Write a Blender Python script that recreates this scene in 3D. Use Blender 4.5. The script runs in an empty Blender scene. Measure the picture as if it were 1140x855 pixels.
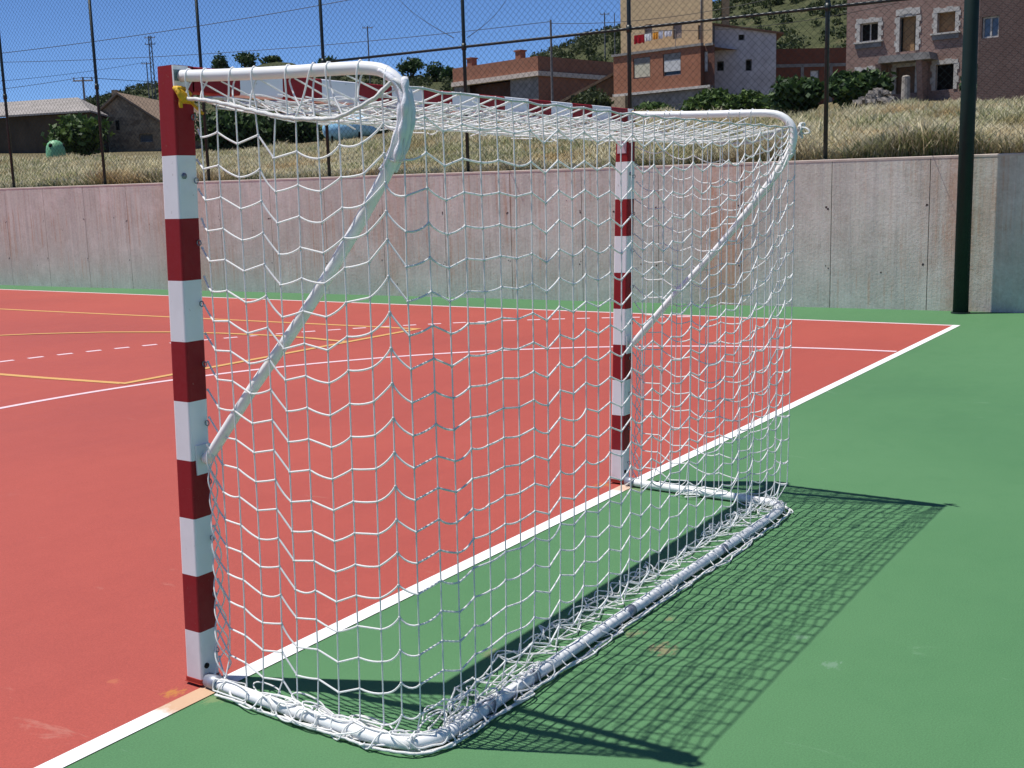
import bpy, math, random
import numpy as np
from mathutils import Vector, Matrix, Quaternion
random.seed(11); RNG = np.random.default_rng(11)
scene = bpy.context.scene
COL = scene.collection

# ------------------------------------------------------------------ camera
F = 1266.2
CAM = np.array([-2.54677, -2.95986, 1.65244])
YAW, PITCH, ROLL = 0.587612, 0.166657, -0.0289754
FW = np.array([math.cos(YAW)*math.cos(PITCH), math.sin(YAW)*math.cos(PITCH), -math.sin(PITCH)])
RT = np.array([math.sin(YAW), -math.cos(YAW), 0.0]); UP = np.cross(RT, FW)
CA = math.cos(ROLL)*RT + math.sin(ROLL)*UP
CB = -math.sin(ROLL)*RT + math.cos(ROLL)*UP
cd = bpy.data.cameras.new('camera'); cam = bpy.data.objects.new('camera', cd); COL.objects.link(cam)
cd.sensor_width = 36; cd.lens = F/1140*36; cd.clip_start = .05; cd.clip_end = 4000
cam.matrix_world = Matrix([[CA[i], CB[i], -FW[i], CAM[i]] for i in range(3)] + [[0, 0, 0, 1]])
scene.camera = cam

# ------------------------------------------------------------------ light
SUN_STRENGTH, SKY_STRENGTH, EXPOSURE = 4.2, 0.10, 0.40
SHADE = Vector((0.1713, -0.3653, -1.0)).normalized()        # the way the light travels
w = bpy.data.worlds.new('World'); scene.world = w; w.use_nodes = True
nt = w.node_tree; bg = nt.nodes['Background']
sky = nt.nodes.new('ShaderNodeTexSky'); sky.sky_type = 'NISHITA'; sky.sun_disc = False
sky.sun_elevation = math.radians(68); sky.sun_rotation = math.atan2(-.1713, .3653)
sky.altitude = 5000; sky.air_density = 1.0; sky.dust_density = 0.0; sky.ozone_density = 10.0
nt.links.new(sky.outputs[0], bg.inputs[0]); bg.inputs[1].default_value = SKY_STRENGTH
sd = bpy.data.lights.new('sun', 'SUN'); sd.energy = SUN_STRENGTH; sd.angle = math.radians(.5); sd.color = (1, .96, .9)
so = bpy.data.objects.new('sun', sd); COL.objects.link(so); so.rotation_mode = 'QUATERNION'
so.rotation_quaternion = SHADE.to_track_quat('-Z', 'Y')
vs = scene.view_settings; vs.view_transform = 'Standard'; vs.look = 'None'; vs.gamma = 1; vs.use_curve_mapping = False
vs.exposure = EXPOSURE

# ------------------------------------------------------------------ helpers
def ray(u, v): return FW + CA*(u-570)/F - CB*(v-427.5)/F
H2 = np.array([math.cos(YAW), math.sin(YAW)])
def at(u, v, D):
    d = ray(u, v); return CAM + d*(D/(d[:2] @ H2))
def on_ground(u, v, z=0.0):
    d = ray(u, v); return CAM + d*((z-CAM[2])/d[2])
def on_x(u, v, x):
    d = ray(u, v); return CAM + d*((x-CAM[0])/d[0])

def node_mat(name, rough=.8, spec=.3):
    m = bpy.data.materials.new(name); m.use_nodes = True
    b = m.node_tree.nodes['Principled BSDF']; b.inputs['Roughness'].default_value = rough
    b.inputs['Specular IOR Level'].default_value = spec
    return m, m.node_tree, b
class NT:
    """tiny node graph writer"""
    def __init__(s, t): s.t = t; s.tc = t.nodes.new('ShaderNodeTexCoord')
    def link(s, a, b): s.t.links.new(a, b)
    def coords(s, scale=(1, 1, 1), which='Object', rot=(0, 0, 0), loc=(0, 0, 0)):
        m = s.t.nodes.new('ShaderNodeMapping'); m.inputs['Scale'].default_value = scale
        m.inputs['Rotation'].default_value = rot; m.inputs['Location'].default_value = loc
        s.link(s.tc.outputs[which], m.inputs[0]); return m.outputs[0]
    def noise(s, vec, scale, detail=4, rough=.55, dist=0):
        n = s.t.nodes.new('ShaderNodeTexNoise'); n.inputs['Scale'].default_value = scale; n.inputs['Detail'].default_value = detail
        n.inputs['Roughness'].default_value = rough; n.inputs['Distortion'].default_value = dist
        s.link(vec, n.inputs['Vector']); return n.outputs[0]
    def ramp(s, fac, stops):
        r = s.t.nodes.new('ShaderNodeValToRGB'); e = r.color_ramp.elements
        while len(e) < len(stops): e.new(.5)
        for k, (p, c) in enumerate(stops):
            e[k].position = p; e[k].color = (*c, 1) if not isinstance(c, (int, float)) else (c, c, c, 1)
        s.link(fac, r.inputs[0]); return r.outputs[0]
    def mix(s, fac, a, b, mode='MIX'):
        m = s.t.nodes.new('ShaderNodeMix'); m.data_type = 'RGBA'; m.blend_type = mode
        for inp, x in ((m.inputs[0], fac), (m.inputs[6], a), (m.inputs[7], b)):
            if isinstance(x, (int, float)): inp.default_value = x
            elif isinstance(x, tuple): inp.default_value = (*x, 1)
            else: s.link(x, inp)
        return m.outputs[2]
    def math(s, op, a, b=0.0, c=0.0):
        m = s.t.nodes.new('ShaderNodeMath'); m.operation = op
        for k, x in enumerate((a, b, c)):
            if isinstance(x, (int, float)): m.inputs[k].default_value = x
            else: s.link(x, m.inputs[k])
        return m.outputs[0]
    def dist(s, p, which='Object', stretch=(1, 1, 1)):
        v = s.coords(stretch, which); n = s.t.nodes.new('ShaderNodeVectorMath'); n.operation = 'DISTANCE'
        s.link(v, n.inputs[0]); n.inputs[1].default_value = [p[i]*stretch[i] for i in range(3)]; return n.outputs['Value']
    def sep(s, which='Object'):
        n = s.t.nodes.new('ShaderNodeSeparateXYZ'); s.link(s.tc.outputs[which], n.inputs[0]); return n.outputs
    def bump(s, b, h, strength=.2, dist=.01):
        n = s.t.nodes.new('ShaderNodeBump'); n.inputs['Strength'].default_value = strength; n.inputs['Distance'].default_value = dist
        s.link(h, n.inputs['Height']); s.link(n.outputs[0], b.inputs['Normal'])
    def island(s): return s.t.nodes.new('ShaderNodeNewGeometry').outputs['Random Per Island']

def simple_mat(name, c, c2=None, scale=6, rough=.7, spec=.3, bump=0, metal=0):
    m, t, b = node_mat(name, rough, spec); g = NT(t); c2 = c2 or tuple(x*.8 for x in c)
    n = g.noise(g.coords(), scale, 6, .6)
    g.link(g.ramp(n, [(.35, c2), (.65, c)]), b.inputs['Base Color']); b.inputs['Metallic'].default_value = metal
    if bump: g.bump(b, g.noise(g.coords(), scale*6, 4), bump, .01)
    return m
def leaf_mat(name, cols, rough=.6, trans=.25):
    m, t, b = node_mat(name, rough, .25); g = NT(t)
    c = g.ramp(g.island(), [(i/(max(1, len(cols)-1)), k) for i, k in enumerate(cols)])
    g.link(c, b.inputs['Base Color'])
    tr = t.nodes.new('ShaderNodeBsdfTranslucent'); g.link(c, tr.inputs[0])
    mx = t.nodes.new('ShaderNodeMixShader'); mx.inputs[0].default_value = trans
    out = t.nodes['Material Output']; g.link(b.outputs[0], mx.inputs[1]); g.link(tr.outputs[0], mx.inputs[2]); g.link(mx.outputs[0], out.inputs[0])
    return m
def brick_mat(name, c1, c2, mortar, bw=.24, bh=.07, msize=.012, rough=.9, plane='XZ', stain=None):
    m, t, b = node_mat(name, rough, .15); g = NT(t)
    s = g.sep(); cb = t.nodes.new('ShaderNodeCombineXYZ')
    u = g.math('ADD', s[0], s[1]); g.link(u, cb.inputs[0]); g.link(s[2], cb.inputs[1])
    br = t.nodes.new('ShaderNodeTexBrick'); g.link(cb.outputs[0], br.inputs[0])
    br.inputs['Color1'].default_value = (*c1, 1); br.inputs['Color2'].default_value = (*c2, 1); br.inputs['Mortar'].default_value = (*mortar, 1)
    br.inputs['Scale'].default_value = 1; br.inputs['Mortar Size'].default_value = msize; br.inputs['Brick Width'].default_value = bw; br.inputs['Row Height'].default_value = bh
    n = g.noise(g.coords(), 1.1, 6, .6)
    c = g.mix(g.ramp(n, [(.35, .0), (.75, .55)]), br.outputs[0], stain or tuple(x*.6 for x in c1))
    g.link(c, b.inputs['Base Color']); return m

class MB:
    def __init__(s): s.v = []; s.f = []; s.m = []; s.n = 0
    def add(s, verts, faces, mi=0):
        s.v.extend([tuple(map(float, p)) for p in verts]); s.f.extend([tuple(i+s.n for i in fc) for fc in faces])
        s.m.extend([mi]*len(faces)); s.n += len(verts)
    def box(s, x0, x1, y0, y1, z0, z1, mi=0, bevel=0):
        v = [(x, y, z) for z in (z0, z1) for y in (y0, y1) for x in (x0, x1)]
        s.add(v, [(0, 2, 3, 1), (4, 5, 7, 6), (0, 1, 5, 4), (2, 6, 7, 3), (0, 4, 6, 2), (1, 3, 7, 5)], mi)
    def prism(s, poly, a0, a1, axis='y', mi=0):
        """poly in the plane left out of axis: for 'y' (x,z); 'z' (x,y)"""
        n = len(poly); mk = (lambda p, a: (p[0], a, p[1])) if axis == 'y' else ((lambda p, a: (p[0], p[1], a)) if axis == 'z' else (lambda p, a: (a, p[0], p[1])))
        v = [mk(p, a0) for p in poly] + [mk(p, a1) for p in poly]
        s.add(v, [tuple(range(n)), tuple(range(2*n-1, n-1, -1))] + [(i, i+n, (i+1) % n+n, (i+1) % n) for i in range(n)], mi)
    def tube(s, pts, r, seg=8, mi=0, cap=True, squash=None):
        P = np.array(pts, float); n = len(P)
        T = np.gradient(P, axis=0); T /= np.maximum(np.linalg.norm(T, axis=1), 1e-9)[:, None]
        ref = np.array([0, 0, 1.]) if abs(T[0][2]) < .9 else np.array([1., 0, 0])
        A = np.cross(T, ref); bad = np.linalg.norm(A, axis=1) < 1e-3
        A[bad] = np.cross(T[bad], np.array([.3, 1., .1])); A /= np.linalg.norm(A, axis=1)[:, None]
        for i in range(1, n):                      # keep the frame from flipping
            a = A[i-1] - T[i]*(A[i-1] @ T[i]); l = np.linalg.norm(a)
            if l > 1e-4: A[i] = a/l
        B = np.cross(T, A)
        R = np.full(n, r, float) if np.isscalar(r) else np.array(r, float)
        ang = np.arange(seg)*2*math.pi/seg
        ring = P[:, None, :] + R[:, None, None]*(np.cos(ang)[None, :, None]*A[:, None, :] + np.sin(ang)[None, :, None]*B[:, None, :])
        V = ring.reshape(-1, 3); fs = []
        for i in range(n-1):
            for k in range(seg):
                k2 = (k+1) % seg; fs.append((i*seg+k, i*seg+k2, (i+1)*seg+k2, (i+1)*seg+k))
        if cap: fs += [tuple(range(seg-1, -1, -1)), tuple((n-1)*seg+k for k in range(seg))]
        s.add(V, fs, mi)
    def sphere(s, c, r, mi=0, n=6, m=4, sc=(1, 1, 1)):
        v = []; fs = []
        for i in range(m+1):
            a = math.pi*i/m
            for k in range(n):
                t = 2*math.pi*k/n; v.append((c[0]+sc[0]*r*math.sin(a)*math.cos(t), c[1]+sc[1]*r*math.sin(a)*math.sin(t), c[2]+sc[2]*r*math.cos(a)))
        for i in range(m):
            for k in range(n): fs.append((i*n+k, (i+1)*n+k, (i+1)*n+(k+1) % n, i*n+(k+1) % n))
        s.add(v, fs, mi)
    def build(s, name, mats, parent=None, smooth=False):
        me = bpy.data.meshes.new(name); me.from_pydata(s.v, [], s.f)
        for m in (mats if isinstance(mats, (list, tuple)) else [mats]): me.materials.append(m)
        if any(s.m): me.polygons.foreach_set('material_index', s.m)
        if smooth: me.polygons.foreach_set('use_smooth', [True]*len(s.f))
        me.update(); o = bpy.data.objects.new(name, me); COL.objects.link(o)
        if parent is not None: o.parent = parent
        return o
def tag(o, label=None, cat=None, group=None, kind=None):
    if label: o['label'] = label
    if cat: o['category'] = cat
    if group: o['group'] = group
    if kind: o['kind'] = kind
    return o
def empty(name, loc, rz=0, label=None, cat=None, group=None):
    o = bpy.data.objects.new(name, None); COL.objects.link(o); o.location = Vector([float(c) for c in loc]); o.rotation_euler = (0, 0, rz)
    o.empty_display_size = .2
    return tag(o, label, cat, group)
def fast_mesh(name, V, Fq, mats, parent=None, attr=None):
    """quads from numpy arrays"""
    me = bpy.data.meshes.new(name); V = np.asarray(V, np.float32); Fq = np.asarray(Fq, np.int32); k = Fq.shape[1]
    me.vertices.add(len(V)); me.vertices.foreach_set('co', V.ravel())
    me.loops.add(Fq.size); me.loops.foreach_set('vertex_index', Fq.ravel())
    me.polygons.add(len(Fq)); me.polygons.foreach_set('loop_start', np.arange(len(Fq), dtype=np.int32)*k)
    me.polygons.foreach_set('loop_total', np.full(len(Fq), k, np.int32))
    for m in (mats if isinstance(mats, (list, tuple)) else [mats]): me.materials.append(m)
    if attr is not None:
        a = me.attributes.new('t', 'FLOAT', 'POINT'); a.data.foreach_set('value', np.asarray(attr, np.float32))
    me.update(); me.validate(); o = bpy.data.objects.new(name, me); COL.objects.link(o)
    if parent is not None: o.parent = parent
    return o

# ------------------------------------------------------------------ court
def court_mat(name, base, lo, hi, scuff, patches=()):
    m, t, b = node_mat(name, .72, .28); g = NT(t)
    big = g.noise(g.coords((1, 1, 1)), .35, 4, .6)
    streak = g.noise(g.coords((.5, 4, 1), rot=(0, 0, .35)), 1.1, 5, .62, .3)
    grain = g.noise(g.coords(), 170, 4, .85); mott = g.noise(g.coords(loc=(4, 2, 0)), 5.5, 6, .72)
    c = g.ramp(big, [(.3, lo), (.5, base), (.72, hi)])
    c = g.mix(g.ramp(streak, [(.38, 0.0), (.8, .34)]), c, hi)
    c = g.mix(g.ramp(streak, [(.22, .22), (.45, 0.0)]), c, lo)
    c = g.mix(g.ramp(mott, [(.5, 0.0), (.75, .5)]), c, hi); c = g.mix(g.ramp(mott, [(.28, .5), (.47, 0.0)]), c, lo)
    c = g.mix(.34, c, g.ramp(grain, [(.3, tuple(x*.35 for x in base)), (.7, tuple(min(1, x*2.0) for x in base))]))
    # scuffs: rare thin pale marks
    sc = g.noise(g.coords((1.3, .35, 1), rot=(0, 0, 1.1)), 5, 8, .7, 1.6)
    sz = g.noise(g.coords(loc=(3.1, 1.7, 0)), .9, 2, .5)
    msk = g.math('MULTIPLY', g.ramp(sc, [(.63, 0.0), (.69, .55)]), g.ramp(sz, [(.46, 0.0), (.60, 1.0)]))
    c = g.mix(msk, c, scuff)
    for p, r, col, k in patches:
        d = g.dist((p[0], p[1], 0), stretch=(1, 1, 0))
        n = g.noise(g.coords((1, 2.2, 1), rot=(0, 0, .6)), 16, 7, .72)
        f = g.math('SUBTRACT', g.math('ADD', g.math('MULTIPLY', g.math('SUBTRACT', n, .5), 3.6), .8), g.math('DIVIDE', d, r))
        c = g.mix(g.math('MULTIPLY', g.ramp(f, [(.25, 0.0), (.6, 1.0)]), k), c, col)
    g.link(c, b.inputs['Base Color'])
    g.bump(b, grain, .25, .002)
    g.link(g.ramp(big, [(.3, .64), (.7, .8)]), b.inputs['Roughness'])
    return m
OCHRE = (.45, .20, .035)
TAN = (.30, .20, .12)
green = court_mat('court_green', (.066, .172, .071), (.055, .151, .063), (.082, .193, .085), (.17, .30, .18),
    [((1.0, -1.22), .10, TAN, .55), ((1.08, -1.06), .07, TAN, .45), ((1.28, -1.12), .05, TAN, .4), ((1.17, -1.80), .06, (.16, .26, .18), .6), ((1.35, -1.62), .05, (.16, .26, .18), .5), ((.66, -.70), .07, TAN, .3),
     ((-.13, -.10), .07, (.20, .25, .11), .6), ((2.95, -.1), .10, (.21, .23, .10), .5)])
red = court_mat('court_red', (.326, .063, .046), (.282, .055, .041), (.372, .078, .057), (.42, .17, .13),
    [((-.16, .06), .06, OCHRE, .7), ((2.95, .10), .08, OCHRE, .5), ((-.20, .32), .035, (.45, .15, .07), .5)])
def line_mat(name, c, dirt, patches=()):
    m, t, b = node_mat(name, .65, .3); g = NT(t)
    n = g.noise(g.coords(), 9, 8, .7); n2 = g.noise(g.coords(), 60, 4, .7)
    col = g.mix(g.ramp(n, [(.5, 0.0), (.85, .5)]), c, dirt)
    col = g.mix(g.ramp(n2, [(.62, 0.0), (.78, .45)]), col, dirt)
    for p, r, cc, k in patches:
        d = g.dist((p[0], p[1], 0), stretch=(1, 1, 0))
        f = g.math('SUBTRACT', g.math('ADD', n, .5), g.math('DIVIDE', d, r))
        col = g.mix(g.math('MULTIPLY', g.ramp(f, [(0, 0.0), (.4, 1.0)]), k), col, cc)
    g.link(col, b.inputs['Base Color']); return m
white_line = line_mat('line_white', (.78, .78, .78), (.5, .46, .44), [((-.14, -.03), .16, OCHRE, .75), ((2.96, -.03), .12, OCHRE, .6)])
pink_line = line_mat('line_pale_pink', (.70, .52, .56), (.5, .25, .24))
yellow_line = line_mat('line_yellow', (.58, .33, .11), (.45, .19, .07))

def sheet(name, poly, z, mat, kind='structure'):
    me = bpy.data.meshes.new(name); me.from_pydata([(p[0], p[1], z) for p in poly], [], [tuple(range(len(poly)))]); me.materials.append(mat)
    o = bpy.data.objects.new(name, me); COL.objects.link(o); o['kind'] = kind; return o
gravel = simple_mat('gravel_ground', (.34, .30, .24), (.24, .22, .17), 3, .95, .1)
sheet('ground', [(-900, -900), (900, -900), (900, 900), (-900, 900)], -.03, gravel)
sheet('court_surface', [(-14, -9), (12.95, -9), (12.65, 1), (11.7, 26), (11.2, 42), (-14, 42)], 0, green)
RX = 11.12
sheet('playing_area', [(-9, -.035), (RX-.02, -.035), (RX-.02, 41), (-9, 41)], .0015, red)
def strip(name, pts, width, z, mat, closed=False):
    P = np.array(pts, float); T = np.gradient(P, axis=0); T /= np.linalg.norm(T, axis=1)[:, None]; N = np.stack([-T[:, 1], T[:, 0]], 1)
    a = P+N*width/2; b2 = P-N*width/2; n = len(P)
    V = np.concatenate([np.c_[a, np.full(n, z)], np.c_[b2, np.full(n, z)]]); Fq = [(i+n, i+1+n, i+1, i) for i in range(n-1)]
    me = bpy.data.meshes.new(name); me.from_pydata(V.tolist(), [], Fq); me.materials.append(mat); o = bpy.data.objects.new(name, me); COL.objects.link(o); o['kind'] = 'structure'; return o
strip('goal_line', [(-9, -.0325), (RX, -.0325)], .075, .0032, white_line)
strip('side_line', [(RX-.035, .006), (RX-.035, 41)], .07, .0026, pink_line)
arc = [(-R_*0, 0) for R_ in ()]
def d_line(R):
    a = [(3.0+R*math.cos(t), R*math.sin(t)) for t in np.linspace(0.004, math.pi/2, 48)]
    b2 = [(x, R) for x in np.linspace(2.9, 0.1, 20)]
    c = [(R*math.cos(t), R*math.sin(t)) for t in np.linspace(math.pi/2, math.pi, 48)]
    return a+b2+c
strip('goal_area_line', d_line(5.77), .075, .0038, pink_line)
# dashed nine metre line: one structure mesh
P9 = np.array(d_line(8.58)); L9 = np.r_[0, np.cumsum(np.linalg.norm(np.diff(P9, axis=0), axis=1))]
mb = MB(); s0 = .35
while s0 < L9[-1]:
    if np.interp(s0+.17, L9, P9[:, 0]) > RX-.08 or np.interp(s0, L9, P9[:, 0]) > RX-.08: s0 += .325; continue
    q = np.array([[np.interp(s, L9, P9[:, 0]), np.interp(s, L9, P9[:, 1])] for s in np.linspace(s0, s0+.17, 4)])
    T = np.gradient(q, axis=0); T /= np.linalg.norm(T, axis=1)[:, None]; N = np.stack([-T[:, 1], T[:, 0]], 1)*.04
    v = [(*p, .0030) for p in q+N]+[(*p, .0030) for p in q-N]; mb.add(v, [(i+4, i+5, i+1, i) for i in range(3)]); s0 += .325
tag(mb.build('free_throw_line', pink_line), kind='structure')
strip('side_court_line', [(8.60, 5.84), (8.5, 10.3), (8.40, 13.3), (8.1, 30)], .085, .0050, yellow_line)
strip('end_court_line', [(8.63, 5.86), (6.1, 5.845), (4.13, 5.84)], .085, .0062, yellow_line)
strip('lane_line', [(4.16, 5.87), (4.05, 6.9), (3.9, 9), (3.6, 13)], .085, .0050, yellow_line)
strip('three_point_line', [(7.28, 5.88), (7.37, 6.5), (7.40, 7.15), (7.33, 8.0), (7.17, 8.8), (6.85, 9.65), (6.38, 10.42), (5.7, 11.2), (4.9, 11.8), (4.0, 12.2)], .085, .0074, yellow_line)

# ------------------------------------------------------------------ retaining wall (local x runs along it, local -y is behind)
WO = np.array([12.614, .464, 0.0]); WD = np.array([-.0392, .99923, 0]); WANG = math.atan2(WD[1], WD[0])
def wall_pt(s, off=0, z=0):     # off > 0: behind the wall
    n = np.array([WD[1], -WD[0], 0]); return WO + WD*s + n*off + np.array([0, 0, z])
def wall_top(s): return 1.955 + .0050*s
m, t, b = node_mat('board_formed_concrete', .93, .15); g = NT(t)
co = g.coords(); X, Y, Z = g.sep()
vst = g.noise(g.coords((5.5, 1, .16)), 1.7, 6, .68, .15)
vst2 = g.noise(g.coords((9, 1, .10), loc=(7, 0, 0)), 1.4, 5, .7)
big = g.noise(co, .55, 4, .6); fine = g.noise(co, 26, 5, .7)
c = g.ramp(big, [(.3, (.51, .495, .405)), (.5, (.63, .615, .505)), (.7, (.72, .715, .615))])
c = g.mix(g.ramp(vst, [(.42, 0.0), (.66, .75)]), c, (.44, .42, .37))
c = g.mix(g.ramp(vst2, [(.56, 0.0), (.72, .6)]), c, (.60, .37, .22))
c = g.mix(g.ramp(vst2, [(.25, .55), (.42, 0.0)]), c, (.74, .73, .70))
low = g.math('ADD', Z, g.math('MULTIPLY', g.math('SUBTRACT', vst, .5), 1.6))
c = g.mix(g.ramp(g.math('MULTIPLY', low, .5), [(.12, .55), (.62, 0.0)]), c, (.55, .49, .435))
for sx, wd_, k in ((2.95, .55, 1.0), (13.6, .9, .5), (-.3, .8, .45), (8.7, .35, .4)):
    dx = g.math('ABSOLUTE', g.math('SUBTRACT', X, sx)); f = g.math('SUBTRACT', 1.0, g.math('DIVIDE', dx, wd_))
    f = g.math('MULTIPLY', g.ramp(f, [(0, 0.0), (.7, 1.0)]), g.ramp(vst2, [(.36, 0.12), (.54, k)]))
    c = g.mix(f, c, (.58, .27, .13))
pitn = g.noise(co, 9, 3, .5); c = g.mix(g.ramp(pitn, [(.70, 0.0), (.76, .5)]), c, (.26, .24, .21))
run = g.noise(g.coords((14, 1, .22), loc=(2, 0, 5)), 1.6, 4, .6); c = g.mix(g.ramp(run, [(.58, 0.0), (.70, .55)]), c, (.34, .28, .21))
run2 = g.noise(g.coords((20, 1, .3), loc=(9, 0, 1)), 1.3, 5, .7); c = g.mix(g.ramp(run2, [(.58, 0.0), (.72, .45)]), c, (.84, .81, .74))
spl = g.noise(g.coords(loc=(5, 1, 3)), 3.2, 8, .75); c = g.mix(g.ramp(spl, [(.50, 0.0), (.70, .65)]), c, (.44, .37, .29))
rz = g.noise(g.coords((13, 1, .35), loc=(4, 0, 2)), 1.5, 3, .55); rp = g.noise(g.coords((.8, 1, 1.1), loc=(8, 3, 1)), .8, 4, .6)
c = g.mix(g.math('MULTIPLY', g.ramp(rz, [(.54, 0.0), (.62, .6)]), g.ramp(rp, [(.47, 0.0), (.58, 1.0)])), c, (.50, .27, .14))
mo = g.noise(g.coords(loc=(2, 5, 4)), 7.5, 8, .8); c = g.mix(g.ramp(mo, [(.28, .6), (.47, 0.0)]), c, (.36, .33, .28)); c = g.mix(g.ramp(mo, [(.55, 0.0), (.75, .5)]), c, (.82, .78, .70))
blo = g.noise(g.coords(loc=(1, 1, 9)), 1.5, 7, .7); c = g.mix(g.ramp(blo, [(.50, 0.0), (.66, .55)]), c, (.80, .75, .66))
c = g.mix(.22, c, g.ramp(fine, [(.3, (.28, .27, .25)), (.7, (.88, .87, .82))]))
g.link(c, b.inputs['Base Color']); g.bump(b, g.math('ADD', vst, g.math('MULTIPLY', fine, .6)), .35, .02)
concrete = m
dark_hole = simple_mat('tie_hole_dark', (.06, .05, .045), rough=.95)
cap_mat = simple_mat('coping_concrete', (.62, .53, .46), (.50, .42, .36), 5, .9, .15, .2)
wall = empty('retaining_wall', WO, WANG, 'long grey concrete retaining wall with vertical stains running behind the court', 'wall')
mb = MB(); s = -16.0; PW = 1.247; joint = [-16.0+PW*i for i in range(39)]
for i in range(38):
    a, b_ = joint[i]+.0045, joint[i+1]-.0045
    za, zb = wall_top(a)-.03, wall_top(b_)-.03
    v = [(a, 0, -.05), (b_, 0, -.05), (b_, 0, zb), (a, 0, za), (a, -.3, -.05), (b_, -.3, -.05), (b_, -.3, zb), (a, -.3, za)]
    mb.add(v, [(0, 3, 2, 1), (4, 5, 6, 7), (0, 4, 7, 3), (1, 2, 6, 5), (3, 7, 6, 2)])
    for fx in (.035, .035, .5):
        for hz in (.57, 1.35):
            if fx == .5 and random.random() < .55: continue
            cx = a+fx*(b_-a)+random.uniform(-.025, .02)+(random.uniform(-.4, .4) if fx == .5 else 0); r = random.uniform(.007, .016); cz = hz+random.uniform(-.04, .04)+(random.uniform(-.4, .4) if fx == .5 else 0)
            vv = [(cx+r*random.uniform(.6, 1.2)*math.cos(q*math.pi/4), .0015+.0004*random.random(), cz+r*random.uniform(.6, 1.3)*math.sin(q*math.pi/4)) for q in range(8)]
            mb.add(vv, [tuple(range(7, -1, -1))], 1)
mb.box(joint[0], joint[-1], -.28, -.02, -.05, 1.8, 1)
mb.build('wall_face', [concrete, dark_hole], wall)
mb = MB()
s0, s1 = joint[0], joint[-1]
pf = [(.003, -.03), (.003, -.006), (-.004, .002), (-.312, .002), (-.312, -.03)]
n = 40
for i in range(n):
    a = s0+(s1-s0)*i/n; b_ = s0+(s1-s0)*(i+1)/n; ja, jb = [random.uniform(-.004, .004) for _ in range(2)]
    v = [(a, p[0], wall_top(a)+p[1]) for p in pf]+[(b_, p[0], wall_top(b_)+p[1]) for p in pf]
    mb.add(v, [(k, k+5, (k+1) % 5+5, (k+1) % 5) for k in range(5)])
mb.build('coping', cap_mat, wall)

# ------------------------------------------------------------------ chain-link fence on the wall
steel_dark = simple_mat('dark_green_steel', (.012, .026, .024), (.008, .018, .017), 12, .45, .5)
wire_mat = simple_mat('green_wire', (.018, .032, .030), rough=.5)
fence = empty('chain_link_fence', wall_pt(0, .12, 1.955), WANG, 'dark green chain link fence on thin posts standing on the concrete wall', 'fence')
FO = wall_top(0)
def floc(s, z): return (s, 0.0, z-FO)           # fence empty shares the wall's heading
post_s = [-8.44, -5.58, -2.72, 1.585, 4.444, 7.284, 10.14, 13.02, 15.88, 18.74, 21.6, 24.5]
FTOP = 6.0
for s in post_s:
    mb = MB(); mb.tube([floc(s, wall_top(s)-.1), floc(s, wall_top(s)+2), floc(s, FTOP)], .029, 10)
    mb.sphere(floc(s, FTOP), .031, n=10)
    for zz in (3.92,): mb.tube([floc(s, zz-.05), floc(s, zz+.05)], .04, 10)
    mb.box(s-.06, s+.06, -.06, .06, wall_top(s)-FO, wall_top(s)-FO+.012)
    mb.build('post', steel_dark, fence, True)
for z, s_a, s_b in ((3.92, -8.44, 10.14), (FTOP-.03, -8.44, 24.5)):
    mb = MB(); ss = [q for q in post_s if s_a <= q <= s_b]
    mb.tube([floc(q, z) for q in np.linspace(ss[0], ss[-1], 12)], .021, 8); mb.build('rail', steel_dark, fence, True)
# woven wire: zigzag strands, modelled wire by wire
pit = .05; hz = .10; zs0 = 2.0; nz = int((FTOP-.05-zs0)/(hz/2))
V = []; Q = []; base = 0
cr = np.array([[-.0025, 0], [.00125, .0021], [.00125, -.0021]])
s_vals = np.arange(-8.4, 24.4, pit)
for i, s in enumerate(s_vals):
    zz = zs0+np.arange(nz)*hz/2; xx = s+((np.arange(nz)+i) % 2)*pit
    yy = np.where(np.arange(nz) % 2 == 0, -.002, .002)
    ring = np.zeros((nz, 3, 3)); ring[:, :, 0] = xx[:, None]+cr[None, :, 0]; ring[:, :, 1] = yy[:, None]+cr[None, :, 1]+.033; ring[:, :, 2] = (zz-FO)[:, None]
    V.append(ring.reshape(-1, 3)); k = np.arange(nz-1)[:, None]*3; a = np.arange(3)[None, :]; a2 = (a+1) % 3
    q = np.stack([k+a, k+a2, k+3+a2, k+3+a], -1).reshape(-1, 4); Q.append(q+base); base += nz*3
fast_mesh('wire_mesh', np.concatenate(V), np.concatenate(Q), wire_mat, fence)

# ------------------------------------------------------------------ terrain behind the wall
UK = [-500, 43, 110, 150, 178, 250, 290, 315, 340, 365, 460, 500, 560, 620, 650, 700, 760, 800, 850, 1000, 1140, 1700]
RIDGE = [175, 142, 118, 106, 101, 90, 82, 73, 74, 86, 93, 92, 92, 66, 52, 38, 24, 14, -4, -38, -60, -90]
MID = {'u': [-500, 43, 200, 380, 570, 735, 900, 1010, 1140, 1700], 'D': [85, 85, 85, 90, 108, 85, 75, 65, 60, 60], 'v': [172, 170, 168, 152, 126, 121, 129, 113, 110, 110]}
KU = 1.0225
def slope(u, v):
    d = FW[None, :]+CA[None, :]*((np.atleast_1d(u)-570)/F)[:, None]-CB[None, :]*((np.atleast_1d(v)-427.5)/F)[:, None]; return d[:, 2]/(d[:, :2] @ H2)
def u_of(P):
    d = np.asarray(P)[..., :2]-CAM[:2]; dep = d @ H2; lat = d @ np.array([H2[1], -H2[0]]); return 570+F*lat/np.maximum(dep, .1)*KU, dep
def hor_v(u): return 230-(u-43)*(31/1054.)
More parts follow.
